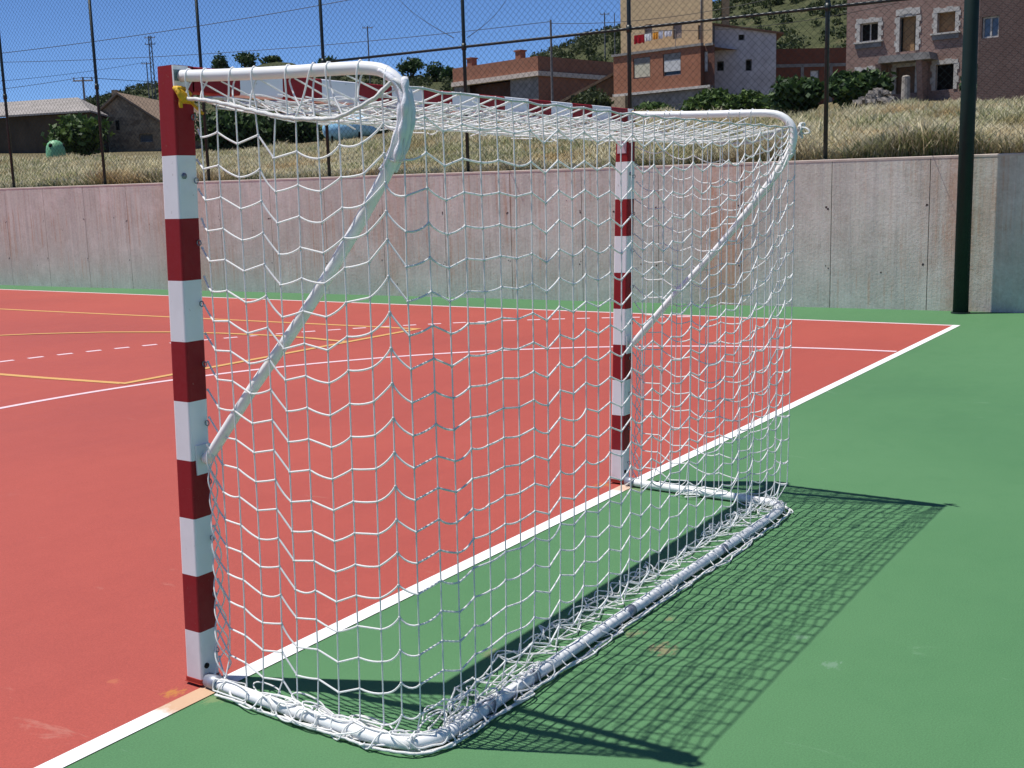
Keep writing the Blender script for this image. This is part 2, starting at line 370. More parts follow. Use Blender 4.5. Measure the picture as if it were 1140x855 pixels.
def zval(u, D):
    Dm = np.interp(u, MID['u'], MID['D']); vm = np.interp(u, MID['u'], MID['v']); zm = CAM[2]+slope(u, vm).reshape(np.shape(u))*Dm
    zr = CAM[2]+slope(u, np.interp(u, UK, RIDGE)).reshape(np.shape(u))*300
    D0 = np.interp(u, [-500, 43, 570, 1140, 1700], [34, 25, 18.3, 15.2, 14])
    t1 = np.clip((D-D0)/(Dm-D0), 0, 1); z1 = 1.93+(zm-1.93)*(t1**.9)
    t2 = np.clip((D-Dm)/(300-Dm), 0, 1); z2 = zm+(zr-zm)*(.35*t2+.65*t2*t2*(3-2*t2))
    z = np.where(D < Dm, z1, z2); z = np.where(D > 300, zr-(D-300)*.12, z); return z
def gz(P):
    u, D = u_of(P); return float(zval(u, D))
uc = np.linspace(-620, 1760, 150); nr = 74
V = np.zeros((len(uc), nr, 3))
for i, u in enumerate(uc):
    lat = (u-570)/F/KU; dirv = H2+np.array([H2[1], -H2[0]])*lat
    nrm = np.array([WD[1], -WD[0]]); P0 = WO[:2]+nrm*.29
    D0 = min(((P0-CAM[:2]) @ nrm)/(dirv @ nrm) if dirv @ nrm > .05 else 60, 60)
    Ds = D0+(430-D0)*np.linspace(0, 1, nr)**2.1
    xy = CAM[:2]+dirv*Ds[:, None]; z = zval(np.full(nr, u), Ds)
    z = np.where(np.arange(nr) == 0, np.minimum(z, 1.9), z)
    bump = (np.sin(xy[:, 0]*.21+xy[:, 1]*.13)+np.sin(xy[:, 0]*.08-xy[:, 1]*.17+1))*np.clip((Ds-120)/300, 0, 1)*.4
    V[i, :, 0] = xy[:, 0]; V[i, :, 1] = xy[:, 1]; V[i, :, 2] = z+bump
ii, kk = np.meshgrid(np.arange(len(uc)-1), np.arange(nr-1), indexing='ij'); idx = (ii*nr+kk).ravel()
Q = np.stack([idx, idx+1, idx+nr+1, idx+nr], 1)
m, t, b = node_mat('hill_ground', .95, .1); g = NT(t)
n1 = g.noise(g.coords(), .06, 6, .65); n2 = g.noise(g.coords(), .5, 6, .65); n3 = g.noise(g.coords(), .012, 3, .5)
dry = g.ramp(n2, [(.3, (.10, .085, .045)), (.55, (.15, .125, .068)), (.75, (.23, .19, .115))])
scrub = g.ramp(n2, [(.3, (.026, .036, .014)), (.7, (.070, .078, .034))])
X, Y, Z = g.sep(); hi = g.ramp(g.math('MULTIPLY', Z, .02), [(.16, 0.0), (.3, .92)])
c = g.mix(g.math('MULTIPLY', g.ramp(n1, [(.26, 0.0), (.42, 1.0)]), hi), dry, scrub)
pR = at(318, 66, 300)
d = g.dist(pR); c = g.mix(g.ramp(g.math('DIVIDE', d, 26), [(.55, 1.0), (1.0, 0.0)]), c, g.ramp(n2, [(.3, (.22, .11, .06)), (.7, (.33, .18, .10))]))
g.link(c, b.inputs['Base Color']); g.bump(b, n2, .5, .3)
ter = fast_mesh('hillside', V.reshape(-1, 3), Q, m); ter['kind'] = 'structure'; ter.data.polygons.foreach_set('use_smooth', [True]*len(Q))

# ------------------------------------------------------------------ vegetation
def leaf_cloud(centres, radii, n, size, squash=1.0, shell=.55):
    C = np.asarray(centres, float); R = np.asarray(radii, float)
    if R.ndim == 1: R = np.repeat(R[:, None], 3, 1)*np.array([1, 1, squash])
    w_ = R.prod(1)**(2/3); k = RNG.choice(len(C), n, p=w_/w_.sum())
    d = RNG.normal(size=(n, 3)); d /= np.linalg.norm(d, axis=1)[:, None]
    r = (shell+(1-shell)*RNG.random(n))*(1+.22*RNG.normal(size=n)*.6)
    P = C[k]+d*R[k]*r[:, None]
    # lumpy outline
    P += RNG.normal(size=(n, 3))*R[k]*.06
    nv = d*.6+RNG.normal(size=(n, 3))*.8; nv /= np.linalg.norm(nv, axis=1)[:, None]
    a = np.cross(nv, RNG.normal(size=(n, 3))); a /= np.linalg.norm(a, axis=1)[:, None]; b2 = np.cross(nv, a)
    sz = size*(.6+.9*RNG.random(n)); a *= sz[:, None]; b2 *= (sz*.55)[:, None]
    V = np.stack([P-a, P-b2*1.0, P+a, P+b2], 1).reshape(-1, 3); Q = np.arange(n*4).reshape(-1, 4); return V, Q
DARKLEAF = leaf_mat('leaf_dark_green', [(.010, .026, .010), (.024, .055, .016), (.045, .090, .026), (.095, .150, .050)])
MIDLEAF = leaf_mat('leaf_mid_green', [(.022, .050, .012), (.045, .090, .020), (.075, .130, .030), (.10, .16, .04)])
OLIVE = leaf_mat('leaf_olive_scrub', [(.024, .036, .014), (.042, .060, .022), (.065, .085, .032), (.10, .115, .048)])
bark = simple_mat('bark', (.12, .085, .055), (.07, .05, .035), 14, .95, .1, .4)
def lobes(w_, h, n, seed):
    r = random.Random(seed); cs = []; rs = []
    for i in range(n):
        a = r.uniform(0, 6.28); q = r.uniform(.15, .62)*w_/2; zc = h*r.uniform(.30, .78)*(1-.25*q/(w_/2))
        cs.append((q*math.cos(a), q*math.sin(a), zc)); k = r.uniform(.22, .40); rs.append((w_*k, w_*k, h*k*.85))
    return cs, rs
def bush(name, P, w_, h, n, size, mat, label, cat, group=None, seed=0, trunk=0):
    e = empty(name, P, 0, label, cat, group); cs, rs = lobes(w_, h, 9, seed)
    cs = [(c[0], c[1], c[2]+trunk) for c in cs]
    V, Q = leaf_cloud(cs, rs, n, size); V = V[:, :]; V[:, 2] = np.maximum(V[:, 2], -.05)
    fast_mesh('crown' if trunk else 'foliage', V, Q, mat, e)
    mb = MB(); r = random.Random(seed+1)
    if trunk:
        mb.tube([(0, 0, -.2), (.03*w_, 0, trunk*.6), (.02*w_, .02*w_, trunk+h*.4)], [w_*.05, w_*.04, w_*.02], 7)
    for k in range(6):
        c = cs[k % len(cs)]; mb.tube([(.02*w_, 0, trunk*.7), (c[0]*.5, c[1]*.5, trunk*.6+c[2]*.4), (c[0], c[1], c[2])], [w_*.022, w_*.015, w_*.006], 5)
    mb.build('trunk' if trunk else 'stem', bark, e, True)
    return e
def place(u, D, v=None):
    P = at(u, v if v is not None else 150, D); P = P.copy()
    P[2] = gz(P); return P

# dry grass: tall blades with pale seed heads
def blades(n, umin, umax, dmin_off, dmax, hmin, hmax, wid, power=1.6, keep=None):
    u = RNG.uniform(umin, umax, n); t_ = RNG.random(n)**power
    lat = (u-570)/F/KU; dv = H2[None, :]+np.array([H2[1], -H2[0]])[None, :]*lat[:, None]
    nrm = np.array([WD[1], -WD[0]]); P0 = WO[:2]+nrm*.34
    D0 = ((P0-CAM[:2]) @ nrm)/np.maximum(dv @ nrm, .15); D0 = np.minimum(D0, 55)+dmin_off
    dm = np.interp(u, [-60, 43, 330, 345, 440, 460, 560, 650, 735, 900, 1010, 1230], [50, 47, 45, 37, 38, 50, 60, 54, 48, 43, 44, 42])*dmax/60; D = D0+(np.maximum(dm-D0, 4))*t_
    xy = CAM[:2]+dv*D[:, None]; z = zval(u, D)-.05
    P = np.c_[xy, z]
    clump = (.5+.5*np.sin(xy[:, 0]*1.9+np.sin(xy[:, 1]*1.3)*2)*np.sin(xy[:, 1]*1.7+1.3*np.sin(xy[:, 0]*.7)))*(.55+.45*np.sin(xy[:, 0]*.47+1)*np.sin(xy[:, 1]*.39+2*np.sin(xy[:, 0]*.2)))*1.25; h = (hmin+(hmax-hmin)*(.25*RNG.random(n)+.75*clump*RNG.random(n)**.5))
    if keep is not None:
        k = keep(u, D, xy, RNG.random(n)); P, h, n, D = P[k], h[k], int(k.sum()), D[k]
    a = RNG.uniform(0, 6.283, n); side = np.c_[np.cos(a), np.sin(a), np.zeros(n)]
    # turn blades roughly across the view so they read at this size
    lean = np.c_[RNG.normal(size=n)*.34+.03, RNG.normal(size=n)*.34-.05, np.zeros(n)]*h[:, None]
    wv = (wid*(.6+.8*RNG.random(n))*(1+D/60))[:, None]*side
    up = np.array([0, 0, 1.])
    p0 = P; p1 = P+up*h[:, None]*.6+lean*.35; p2 = P+up*h[:, None]*.97+lean
    V = np.stack([p0-wv*.6, p0+wv*.6, p1-wv*.5, p1+wv*.5, (p1+p2)/2-wv*.9, (p1+p2)/2+wv*.9, p2-wv*.2, p2+wv*.2], 1).reshape(-1, 3)
    k = np.arange(n)[:, None]*8; Q = np.concatenate([k+np.array([0, 1, 3, 2]), k+np.array([2, 3, 5, 4]), k+np.array([4, 5, 7, 6])])
    tt = np.tile(np.array([0, 0, .5, .5, .85, .85, 1, 1.]), n); return V, Q, tt
def grass_mat(name, root, mid, tip, alt):
    m, t, b = node_mat(name, .8, .2); g = NT(t)
    at_ = t.nodes.new('ShaderNodeAttribute'); at_.attribute_name = 't'
    c = g.ramp(at_.outputs['Fac'], [(0, root), (.5, mid), (.8, tip), (1, tip)])
    c = g.mix(g.ramp(g.island(), [(.2, 0.0), (1, .75)]), c, alt); na = g.noise(g.coords(), .45, 4, .6); nb = g.noise(g.coords(loc=(30, 7, 0)), .30, 4, .6); c = g.mix(g.ramp(na, [(.50, 0.0), (.64, .65)]), c, (.50, .32, .14)); c = g.mix(g.ramp(nb, [(.52, 0.0), (.66, .6)]), c, (.26, .28, .13)); g.link(c, b.inputs['Base Color'])
    tr = t.nodes.new('ShaderNodeBsdfTranslucent'); g.link(c, tr.inputs[0]); mx = t.nodes.new('ShaderNodeMixShader'); mx.inputs[0].default_value = .42
    g.link(b.outputs[0], mx.inputs[1]); g.link(tr.outputs[0], mx.inputs[2]); g.link(mx.outputs[0], t.nodes['Material Output'].inputs[0]); return m
drym = grass_mat('dry_grass', (.40, .31, .17), (.55, .48, .31), (.82, .76, .54), (.58, .49, .27))
greenm = grass_mat('weed_green', (.10, .13, .045), (.17, .21, .07), (.40, .41, .22), (.30, .32, .15))
V, Q, tt = blades(150000, -60, 1230, .1, 60, .10, .60, .0066, 1.45)
o = fast_mesh('dry_grass', V, Q, drym, attr=tt); o['kind'] = 'stuff'
def kp(u, D, xy, r): return (np.sin(xy[:, 0]*.55+2)*np.sin(xy[:, 1]*.43+.7)+.25*np.sin(xy[:, 1]*1.7) > .22) | (r > .86)
V, Q, tt = blades(130000, -60, 1230, .1, 58, .10, .55, .010, 1.4, kp)
o = fast_mesh('green_weeds', V, Q, greenm, attr=tt); o['kind'] = 'stuff'
# scrub on the far hills
cs = []; rs = []
for _ in range(5200):
    u = RNG.uniform(-250, 1400); D = 120+200*RNG.random()**.8
    P = at(u, 150, D); z = gz(P)
    if 215 < u < 345 and D > 225: continue
    if RNG.random() < .35+.35*math.sin(P[0]*.06)*math.sin(P[1]*.05+1): continue
    k = RNG.uniform(.5, 1.7)*(1 if u > 520 else .7); cs.append((P[0], P[1], z+k*.45)); rs.append((k, k, k*.75))
V, Q = leaf_cloud(cs, rs, 210000, .25, shell=.4)
o = fast_mesh('hillside_scrub', V, Q, OLIVE); o['kind'] = 'stuff'

# shrubs one can tell apart
def shrub_px(name, u0, u1, vtop, vbase, D, mat, label, cat, n=2600, size=.16, group=None, seed=1, trunk_frac=0):
    A = at((u0+u1)/2, vbase, D); z0 = gz(A); A[2] = min(z0, A[2])
    B = at((u0+u1)/2, vtop, D); w_ = (u1-u0)*D/F; h = B[2]-A[2]
    tr = h*trunk_frac; return bush(name, A, w_, (h-tr)*1.03, n, size, mat, label, cat, group, seed, tr)
shrub_px('shrub', 63, 122, 127, 166, 62, MIDLEAF, 'bright green rounded shrub between the green bottle bank and the stone barn', 'shrub', 3000, .17, None, 3)
shrub_px('shrub', 222, 290, 118, 178, 60, DARKLEAF, 'dark green bush seen through the goal just right of the near post', 'shrub', 3800, .17, 'dark bushes behind the grass', 4)
shrub_px('shrub', 278, 362, 116, 172, 64, DARKLEAF, 'dark green bush seen through the goal left of the blue tank', 'shrub', 3800, .18, 'dark bushes behind the grass', 5)
shrub_px('shrub', 400, 470, 108, 166, 66, DARKLEAF, 'dark green bush just behind the right end of the blue tank', 'shrub', 3600, .18, 'dark bushes behind the grass', 6)
shrub_px('shrub', 455, 530, 118, 160, 72, OLIVE, 'olive green bush left of the long brick building below its eaves', 'shrub', 3000, .19, 'dark bushes behind the grass', 7)
shrub_px('shrub', 640, 684, 95, 128, 78, OLIVE, 'small olive bush on the slope between the long brick building and the tan house', 'shrub', 1800, .16, None, 8)
shrub_px('shrub', 704, 752, 112, 132, 74, MIDLEAF, 'low bright green shrub in front of the tan house shutters', 'shrub', 1600, .15, 'green shrubs in front of the houses', 9)
shrub_px('shrub', 764, 822, 98, 134, 68, MIDLEAF, 'bright green shrub below the left half of the white house', 'shrub', 3200, .15, 'green shrubs in front of the houses', 10)
shrub_px('shrub', 814, 866, 99, 134, 69, MIDLEAF, 'bright green shrub below the right half of the white house', 'shrub', 3200, .15, 'green shrubs in front of the houses', 11)
shrub_px('fig_tree', 856, 915, 79, 134, 60, DARKLEAF, 'dark fig tree with broad leaves in front of the low brick annex', 'tree', 3800, .20, 'dark broad leaved trees', 12, .12)
shrub_px('fig_tree', 925, 983, 77, 128, 58, DARKLEAF, 'dark fig tree with broad leaves at the left corner of the brick house', 'tree', 3800, .20, 'dark broad leaved trees', 13, .10)
shrub_px('shrub', 1078, 1150, 62, 125, 52, DARKLEAF, 'tall dark green shrub right of the thick green floodlight mast', 'shrub', 3600, .16, None, 14)
for (u0, u1, vt, vb, D, sd_, lab) in ((235, 259, 61, 80, 290, 21, 'round dark tree on the skyline, leftmost of the pair above the near goal post'), (263, 287, 58, 80, 290, 22, 'dark tree on the skyline, right one of the pair left of the bare red hill'),
        (291, 314, 62, 78, 285, 27, 'low dark tree on the skyline beside the bare red hilltop'),
        (441, 474, 61, 92, 240, 23, 'dark tree on the skyline rising above the bent corner of the goal tube'), (474, 500, 70, 94, 245, 24, 'low dark tree on the skyline left of the long brick building'), (494, 512, 71, 92, 235, 28, 'small dark tree against the left end of the long brick building'),
        (588, 607, 54, 66, 130, 25, 'small ragged tree peeping over the roof of the long brick building'), (350, 378, 63, 80, 280, 26, 'dark spreading tree on the skyline behind the goal tube')):
    shrub_px('tree', u0, u1, vt, vb, D, DARKLEAF, lab, 'tree', 900, .34 if D > 200 else .2, 'trees on the skyline', sd_, .12)

# ------------------------------------------------------------------ buildings
class Facade:
    """a vertical plane through a real point, local x to the right, local y away from the viewer"""
    def __init__(s, u, v, D, ang):
        s.P = at(u, v, D); s.a = math.radians(ang); s.ex = np.array([math.cos(s.a), math.sin(s.a), 0]); s.ey = np.array([-s.ex[1], s.ex[0], 0])
    def px(s, u, v, y=0):
        d = ray(u, v); k = ((s.P-CAM) @ s.ey + y)/(d @ s.ey); q = CAM+d*k-s.P; return float(q @ s.ex), float(q[2])
    def rect(s, u0, v0, u1, v1, y=0):
        um, vm = (u0+u1)/2, (v0+v1)/2
        return s.px(u0, vm, y)[0], s.px(u1, vm, y)[0], s.px(um, v1, y)[1], s.px(um, v0, y)[1]
    def empty(s, name, label, cat, group=None): return empty(name, s.P, s.a, label, cat, group)
def holed_wall(mb, x0, x1, z0, z1, holes, depth=.22, y=0.0, mi=0):
    xs = sorted({x0, x1, *[h[0] for h in holes], *[h[1] for h in holes]}); zs = sorted({z0, z1, *[h[2] for h in holes], *[h[3] for h in holes]})
    xs = [q for q in xs if x0 <= q <= x1]; zs = [q for q in zs if z0 <= q <= z1]
    for i in range(len(xs)-1):
        for k in range(len(zs)-1):
            cx, cz = (xs[i]+xs[i+1])/2, (zs[k]+zs[k+1])/2
            if any(h[0] < cx < h[1] and h[2] < cz < h[3] for h in holes): continue
            mb.add([(xs[i], y, zs[k]), (xs[i+1], y, zs[k]), (xs[i+1], y, zs[k+1]), (xs[i], y, zs[k+1])], [(0, 1, 2, 3)], mi)
    for a, b_, c_, d_ in holes:
        y2 = y+depth
        mb.add([(a, y, c_), (b_, y, c_), (b_, y, d_), (a, y, d_), (a, y2, c_), (b_, y2, c_), (b_, y2, d_), (a, y2, d_)], [(0, 4, 5, 1), (1, 5, 6, 2), (2, 6, 7, 3), (3, 7, 4, 0)], mi)
glass_dark = simple_mat('dark_window_glass', (.02, .023, .028), (.012, .013, .016), 3, .12, .5)
void_dark = simple_mat('dark_opening', (.012, .011, .010), rough=.95)
board_mat = simple_mat('chipboard', (.36, .23, .12), (.27, .16, .085), 9, .85, .15)
stone_trim = simple_mat('pale_stone_trim', (.58, .55, .51), (.42, .40, .37), 5, .9, .15, .3)
cement = simple_mat('grey_cement', (.30, .285, .27), (.20, .19, .18), 2, .92, .15)
tile = simple_mat('clay_roof_tile', (.30, .17, .11), (.20, .115, .08), 3, .9, .15)
def window(parent, r, depth, pane_mat, frame_mat, fw=.06, frame=True, mull=0):
    a, b_, c_, d_ = r; e = .004
    mb = MB()
    if frame:
        y0, y1 = depth-.06, depth-.005
        mb.box(a+e, a+fw, y0, y1, c_+e, d_-e); mb.box(b_-fw, b_-e, y0, y1, c_+e, d_-e); mb.box(a+fw, b_-fw, y0, y1, c_+e, c_+fw); mb.box(a+fw, b_-fw, y0, y1, d_-fw, d_-e)
        for k in range(mull):
            x = a+(b_-a)*(k+1)/(mull+1); mb.box(x-fw/2, x+fw/2, y0+.004, y1, c_+fw, d_-fw)
    else:
        mb.box(a+e, a+.03, depth-.03, depth-.005, c_+e, d_-e); mb.box(b_-.03, b_-e, depth-.03, depth-.005, c_+e, d_-e); mb.box(a+.03, b_-.03, depth-.03, depth-.005, c_+e, c_+.03); mb.box(a+.03, b_-.03, depth-.03, depth-.005, d_-.03, d_-e)
    w_ = mb.build('window', frame_mat, parent)
    p = MB(); p.box(a+.002, b_-.002, depth-.003, depth+.02, c_+.002, d_-.002); p.build('pane', pane_mat, w_)
    return w_

# ---- 1. brick house with pale stone window surrounds (right)
brickA = brick_mat('brownish_pink_brick', (.32, .19, .155), (.23, .14, .115), (.36, .30, .26), .26, .085, .012)
fa = Facade(1010, 113, 65, -96)
hs = fa.empty('brick_house', 'brown pink brick house with pale toothed stone window surrounds and boarded windows', 'house')
R = {k: fa.rect(*q) for k, q in {'ul': (957, 25, 978, 46), 'um': (1001, 18, 1020, 57), 'ur': (1043, 13, 1064, 36), 'll': (955, 79, 975, 112), 'door': (997, 74, 1019, 104), 'lr': (1041, 71, 1062, 100)}.items()}
xl = fa.px(942, 60)[0]; xr = fa.px(1160, 60)[0]; zt = 10.5
R['um'] = (R['um'][0], R['um'][1], R['um'][2], R['um'][3])
mb = MB(); holes = list(R.values()); holed_wall(mb, xl, xr, -1.2, zt, holes, .3)
DP = 9.0
mb.add([(xl, 0, -1.2), (xl, DP, -1.2), (xl, DP, zt), (xl, 0, zt)], [(0, 3, 2, 1)]); mb.add([(xr, 0, -1.2), (xr, DP, -1.2), (xr, DP, zt), (xr, 0, zt)], [(0, 1, 2, 3)])
mb.add([(xl, DP, -1.2), (xr, DP, -1.2), (xr, DP, zt), (xl, DP, zt)], [(0, 3, 2, 1)])
mb.build('wall', brickA, hs)
mb = MB(); mb.prism([(-.5, zt), (DP/2, zt+2.2), (DP+.5, zt), (DP+.5, zt-.12), (-.5, zt-.12)], xl-.4, xr+.4, 'x'); mb.build('roof', tile, hs)
def surround(parent, r, arch=0):
    a, b_, c_, d_ = r; mb = MB(); n = max(4, int((d_-c_)/.3)); h = (d_-c_)/n
    for i in range(n):
        k = .26 if i % 2 else .17
        mb.box(a-k, a+.02, -.035, .10, c_+i*h+.004, c_+(i+1)*h-.004); mb.box(b_-.02, b_+k, -.035, .10, c_+i*h+.004, c_+(i+1)*h-.004)
    nx = max(3, int((b_-a+.4)/.35)); wd_ = (b_-a+.4)/nx
    for i in range(nx):
        xc0, xc1 = a-.2+i*wd_+.004, a-.2+(i+1)*wd_-.004; t0 = ((xc0+xc1)/2-(a+b_)/2)/((b_-a)/2+.2)
        lift = arch*(1-t0*t0); mb.box(xc0, xc1, -.045, .10, d_-.02+lift*.6, d_+(.20 if i % 2 else .26)+lift)
    if arch:  mb.box(a, b_, -.02, .10, d_-.02, d_+arch*.62)
    return mb.build('surround', stone_trim, parent)
def sill(parent, r):
    a, b_, c_, d_ = r; mb = MB(); mb.box(a-.3, b_+.3, -.16, .12, c_-.09, c_-.003); mb.box(a-.2, b_+.2, -.10, .10, c_-.36, c_-.094, 1)
    return mb.build('sill', [stone_trim, cement], parent)
for k in ('ul', 'um', 'ur', 'll', 'lr'):
    wn = window(hs, R[k], .28, {'ul': void_dark, 'um': board_mat, 'ur': board_mat, 'll': void_dark, 'lr': void_dark}[k], stone_trim, .07, frame=(k in ('ul',)), mull=1 if k == 'ul' else 0)
    surround(wn, R[k], .25 if k == 'um' else 0)
    if k in ('ul', 'ur'): sill(wn, R[k])
    if k in ('um',):
        a, b_, c_, d_ = R[k]; p = MB(); p.box(a+.05, a+(b_-a)*.14, .20, .24, c_, d_-.1); p.box(b_-(b_-a)*.16, b_-.05, .20, .24, c_, d_-.4); p.build('opening', void_dark, wn)
dr = MB(); a, b_, c_, d_ = R['door']; dr.box(a+.01, b_-.01, .22, .27, c_+.01, d_-.01); dro = dr.build('door', simple_mat('brown_door', (.20, .12, .075), (.14, .08, .05), 5, .7), hs); surround(dro, R['door'])
cA = fa.rect(977, 60, 1036, 69, -1.2); mb = MB()
mb.prism([(cA[0], cA[2]+.05), (cA[1], cA[2]+.05), (cA[1]-.1, cA[3]), (cA[0]+.1, cA[3])], -1.2, -.01, 'y'); mb.build('canopy', cement, hs)
mb = MB(); a, b_, c_, d_ = R['door']
for x in (a-.75, b_+.4): mb = MB(); mb.prism([(-.6, c_-.8), (-.02, c_-.8), (-.02, cA[2]+.03), (-1.1, cA[2]+.03)], x, x+.3, 'x'); mb.build('canopy_wall', brickA, hs)
# wing at the right edge of the house with a bluish window
fw_ = Facade(1100, 112, 50, -96); wing = fw_.empty('side_house', 'brick house coloured dark for shade at the right edge behind the floodlight mast with a bluish window', 'house')
x0 = fw_.px(1089, 60)[0]; x1 = fw_.px(1260, 60)[0]; r = fw_.rect(1093, 18, 1112, 42)
mb = MB(); holed_wall(mb, x0, x1, -1.5, 7.6, [r], .2); mb.add([(x0, 0, -1.5), (x0, 7, -1.5), (x0, 7, 7.6), (x0, 0, 7.6)], [(0, 3, 2, 1)]); mb.build('wall', brick_mat('shade_toned_brick', (.13, .08, .07), (.10, .06, .055), (.16, .13, .12)), wing)  # the shade this wing stands in is put into its brick colours
mb = MB(); mb.box(x0-.3, x1, -.4, 7.3, 7.6, 7.8); mb.build('roof', tile, wing)
window(wing, r, .18, simple_mat('bluish_glass', (.12, .16, .22), (.08, .11, .16), 2, .15, .5), stone_trim, .07, mull=1)

# rubble and stone pillar in front of the brick house
rubm = simple_mat('rubble_stone', (.42, .38, .33), (.26, .23, .20), 1.5, .95, .1, .4)
Pq = place(976, 46); e = tag(empty('rubble_pile', Pq), 'heap of pale broken stones in front of the brick house door', 'rubble')
mb = MB(); rr = random.Random(5)
for _ in range(150):
    x = rr.gauss(0, .55); yv = rr.gauss(0, .4); zz = max(0, .75-abs(x)*.5-abs(yv)*.4)*rr.random()**.4; k = rr.uniform(.05, .15)
    pts = []
    for i in range(8): pts.append((x+k*((i & 1)*2-1)*rr.uniform(.5, 1), yv+k*((i >> 1 & 1)*2-1)*rr.uniform(.5, 1), zz+.1+k*.7*((i >> 2 & 1)*2-1)*rr.uniform(.5, 1)))
    mb.add(pts, [(0, 2, 3, 1), (4, 5, 7, 6), (0, 1, 5, 4), (2, 6, 7, 3), (0, 4, 6, 2), (1, 3, 7, 5)])
mb.build('stones', rubm, e)
A = at(1008, 112, 48); A[2] = gz(A); zt_ = at(1008, 86, 48)[2]-A[2]
e = tag(empty('stone_pillar', A), 'short round pale stone pillar standing in the grass before the brick house', 'pillar')
mb = MB(); mb.tube([(0, 0, -.2), (0, 0, zt_*.5), (.01, 0, zt_)], [.19, .18, .17], 12); mb.build('shaft', rubm, e); mb = MB(); mb.sphere((.01, 0, zt_), .175, n=12, sc=(1, 1, .5)); mb.build('cap', rubm, e, True)

# ---- 2. tan house over a brick ground floor
fb = Facade(735, 118, 85, -100)
th = fb.empty('tan_house', 'tan upper storey set back behind a terrace above a red brick floor with shutters', 'house')
brickB = brick_mat('orange_red_brick', (.42, .165, .09), (.35, .13, .075), (.30, .2, .15), .25, .08, .01)
tanm = brick_mat('tan_render_blocks', (.58, .44, .26), (.53, .395, .235), (.44, .33, .21), .5, .22, .01, stain=(.42, .31, .19))
x0 = fb.px(683, 80)[0]; x1 = fb.px(780, 70)[0]; x2 = fb.px(791, 70)[0]
zb_ = fb.px(735, 100)[1]; zt1 = fb.px(735, 56)[1]; zp = fb.px(735, 53)[1]
W1 = fb.rect(705, 64, 724, 87); W2 = fb.rect(738, 59, 758, 84)
mb = MB(); holed_wall(mb, x0, x1, zb_, zt1, [W1, W2], .2); mb.add([(x0, 0, zb_), (x0, 9, zb_), (x0, 9, zt1), (x0, 0, zt1)], [(0, 3, 2, 1)])
mb.add([(x0, 0, zt1), (x1, 0, zt1), (x1, 9, zt1), (x0, 9, zt1)], [(0, 1, 2, 3)]); mb.build('brick_wall', brickB, th)
W3 = fb.rect(782, 57, 788, 80, .5)
mb = MB(); holed_wall(mb, x1, x2, zb_, zt1, [W3], .15, .5); mb.add([(x1, 0, zb_), (x1, .5, zb_), (x1, .5, zt1), (x1, 0, zt1)], [(0, 1, 2, 3)]); mb.build('side_bay', brick_mat('dark_red_brick', (.17, .07, .05), (.14, .06, .045), (.17, .11, .09)), th)
mb = MB(); mb.box(x0-.1, x1+.1, -.12, .2, zt1-.05, zt1+.12); mb.prism([(x1+.1, .38), (x2-.04, .38), (x2-.3, .7), (x1+.1, .7)], zt1-.05, zt1+.12, 'z'); mb.build('parapet', cement, th)
mb = MB(); mb.box(x0-.05, x2, -.10, -.004, zb_-.18, zb_); mb.build('floor_band', stone_trim, th)
zg = -2.5; D1 = fb.rect(764, 110, 773, 122)
mb = MB(); holed_wall(mb, x0+1.3, x2, zg, zb_-.18, [D1], .3, .25); mb.build('ground_floor', cement, th)
mb = MB(); mb.box(x0-.25, x0+1.25, -.25, .6, zg, zb_-.2); mb.build('stone_pier', simple_mat('pier_stone', (.45, .35, .24), (.32, .24, .17), 3, .95, .1), th)
mb = MB(); mb.box(D1[0], D1[1], .5, .54, D1[2], D1[3]); mb.build('door', void_dark, th)
shut = simple_mat('cream_shutter', (.66, .62, .48), (.58, .54, .42), 1, .7); shutg = simple_mat('white_shutter', (.70, .70, .70), (.6, .6, .6), 1, .7)
for r, sm, lowgap in ((W1, shut, 0), (W2, shutg, .22)):
    wn = window(th, r, .18, glass_dark, cement, .07)
    a, b_, c_, d_ = r; mid = c_+(d_-c_)*.72
    mb = MB(); n = 12
    for i in range(n):
        za = c_+.08+lowgap+(mid-c_-lowgap-.08)*i/n; zb2 = c_+.08+lowgap+(mid-c_-lowgap-.08)*(i+1)/n-.012; mb.box(a+.08, b_-.08, .06, .10, za, zb2)
    mb.build('shutter', sm, wn)
    mb = MB(); mb.box(a+.05, b_-.05, .04, .11, mid, d_-.02); mb.build('shutter_box', cement, wn)
wn = window(th, W3, .6, shutg, cement, .05)
# upper storey, set back
yb = 2.2; tx0 = fb.px(691, 40, yb)[0]; tx1 = fb.px(793, 30, yb)[0]; tz = 9.6
T1 = fb.rect(717.5, 27, 726, 45, yb); T2 = fb.rect(749, 25, 759, 43, yb); T3 = fb.rect(777, 28, 780.5, 44, yb)
mb = MB(); holed_wall(mb, tx0, tx1, zt1, tz, [T1, T2, T3], .2, yb); mb.add([(tx0, yb, zt1), (tx0, 9, zt1), (tx0, 9, tz), (tx0, yb, tz)], [(0, 3, 2, 1)]); txb = tx1-.72*(9-yb); mb.add([(tx1, yb, zt1), (txb, 9, zt1), (txb, 9, tz), (tx1, yb, tz)], [(0, 1, 2, 3)])
mb.build('upper_wall', tanm, th)
mb = MB(); mb.prism([(tx0-.3, yb-.3), (tx1+.2, yb-.3), (txb+.1, 9.2), (tx0-.3, 9.2)], tz, tz+.2, 'z'); mb.build('roof', tile, th)
for r in (T1, T2, T3):
    wn = window(th, r, yb+.18, simple_mat('grey_brown_shutter', (.30, .25, .22), (.22, .19, .17), 2, .7), cement, .06, frame=True)
mb = MB(); q = fb.px(781, 0, yb)[0]; mb.tube([(q, yb-.06, zt1), (q, yb-.06, tz)], .05, 8); mb.build('drainpipe', cement, th, True)
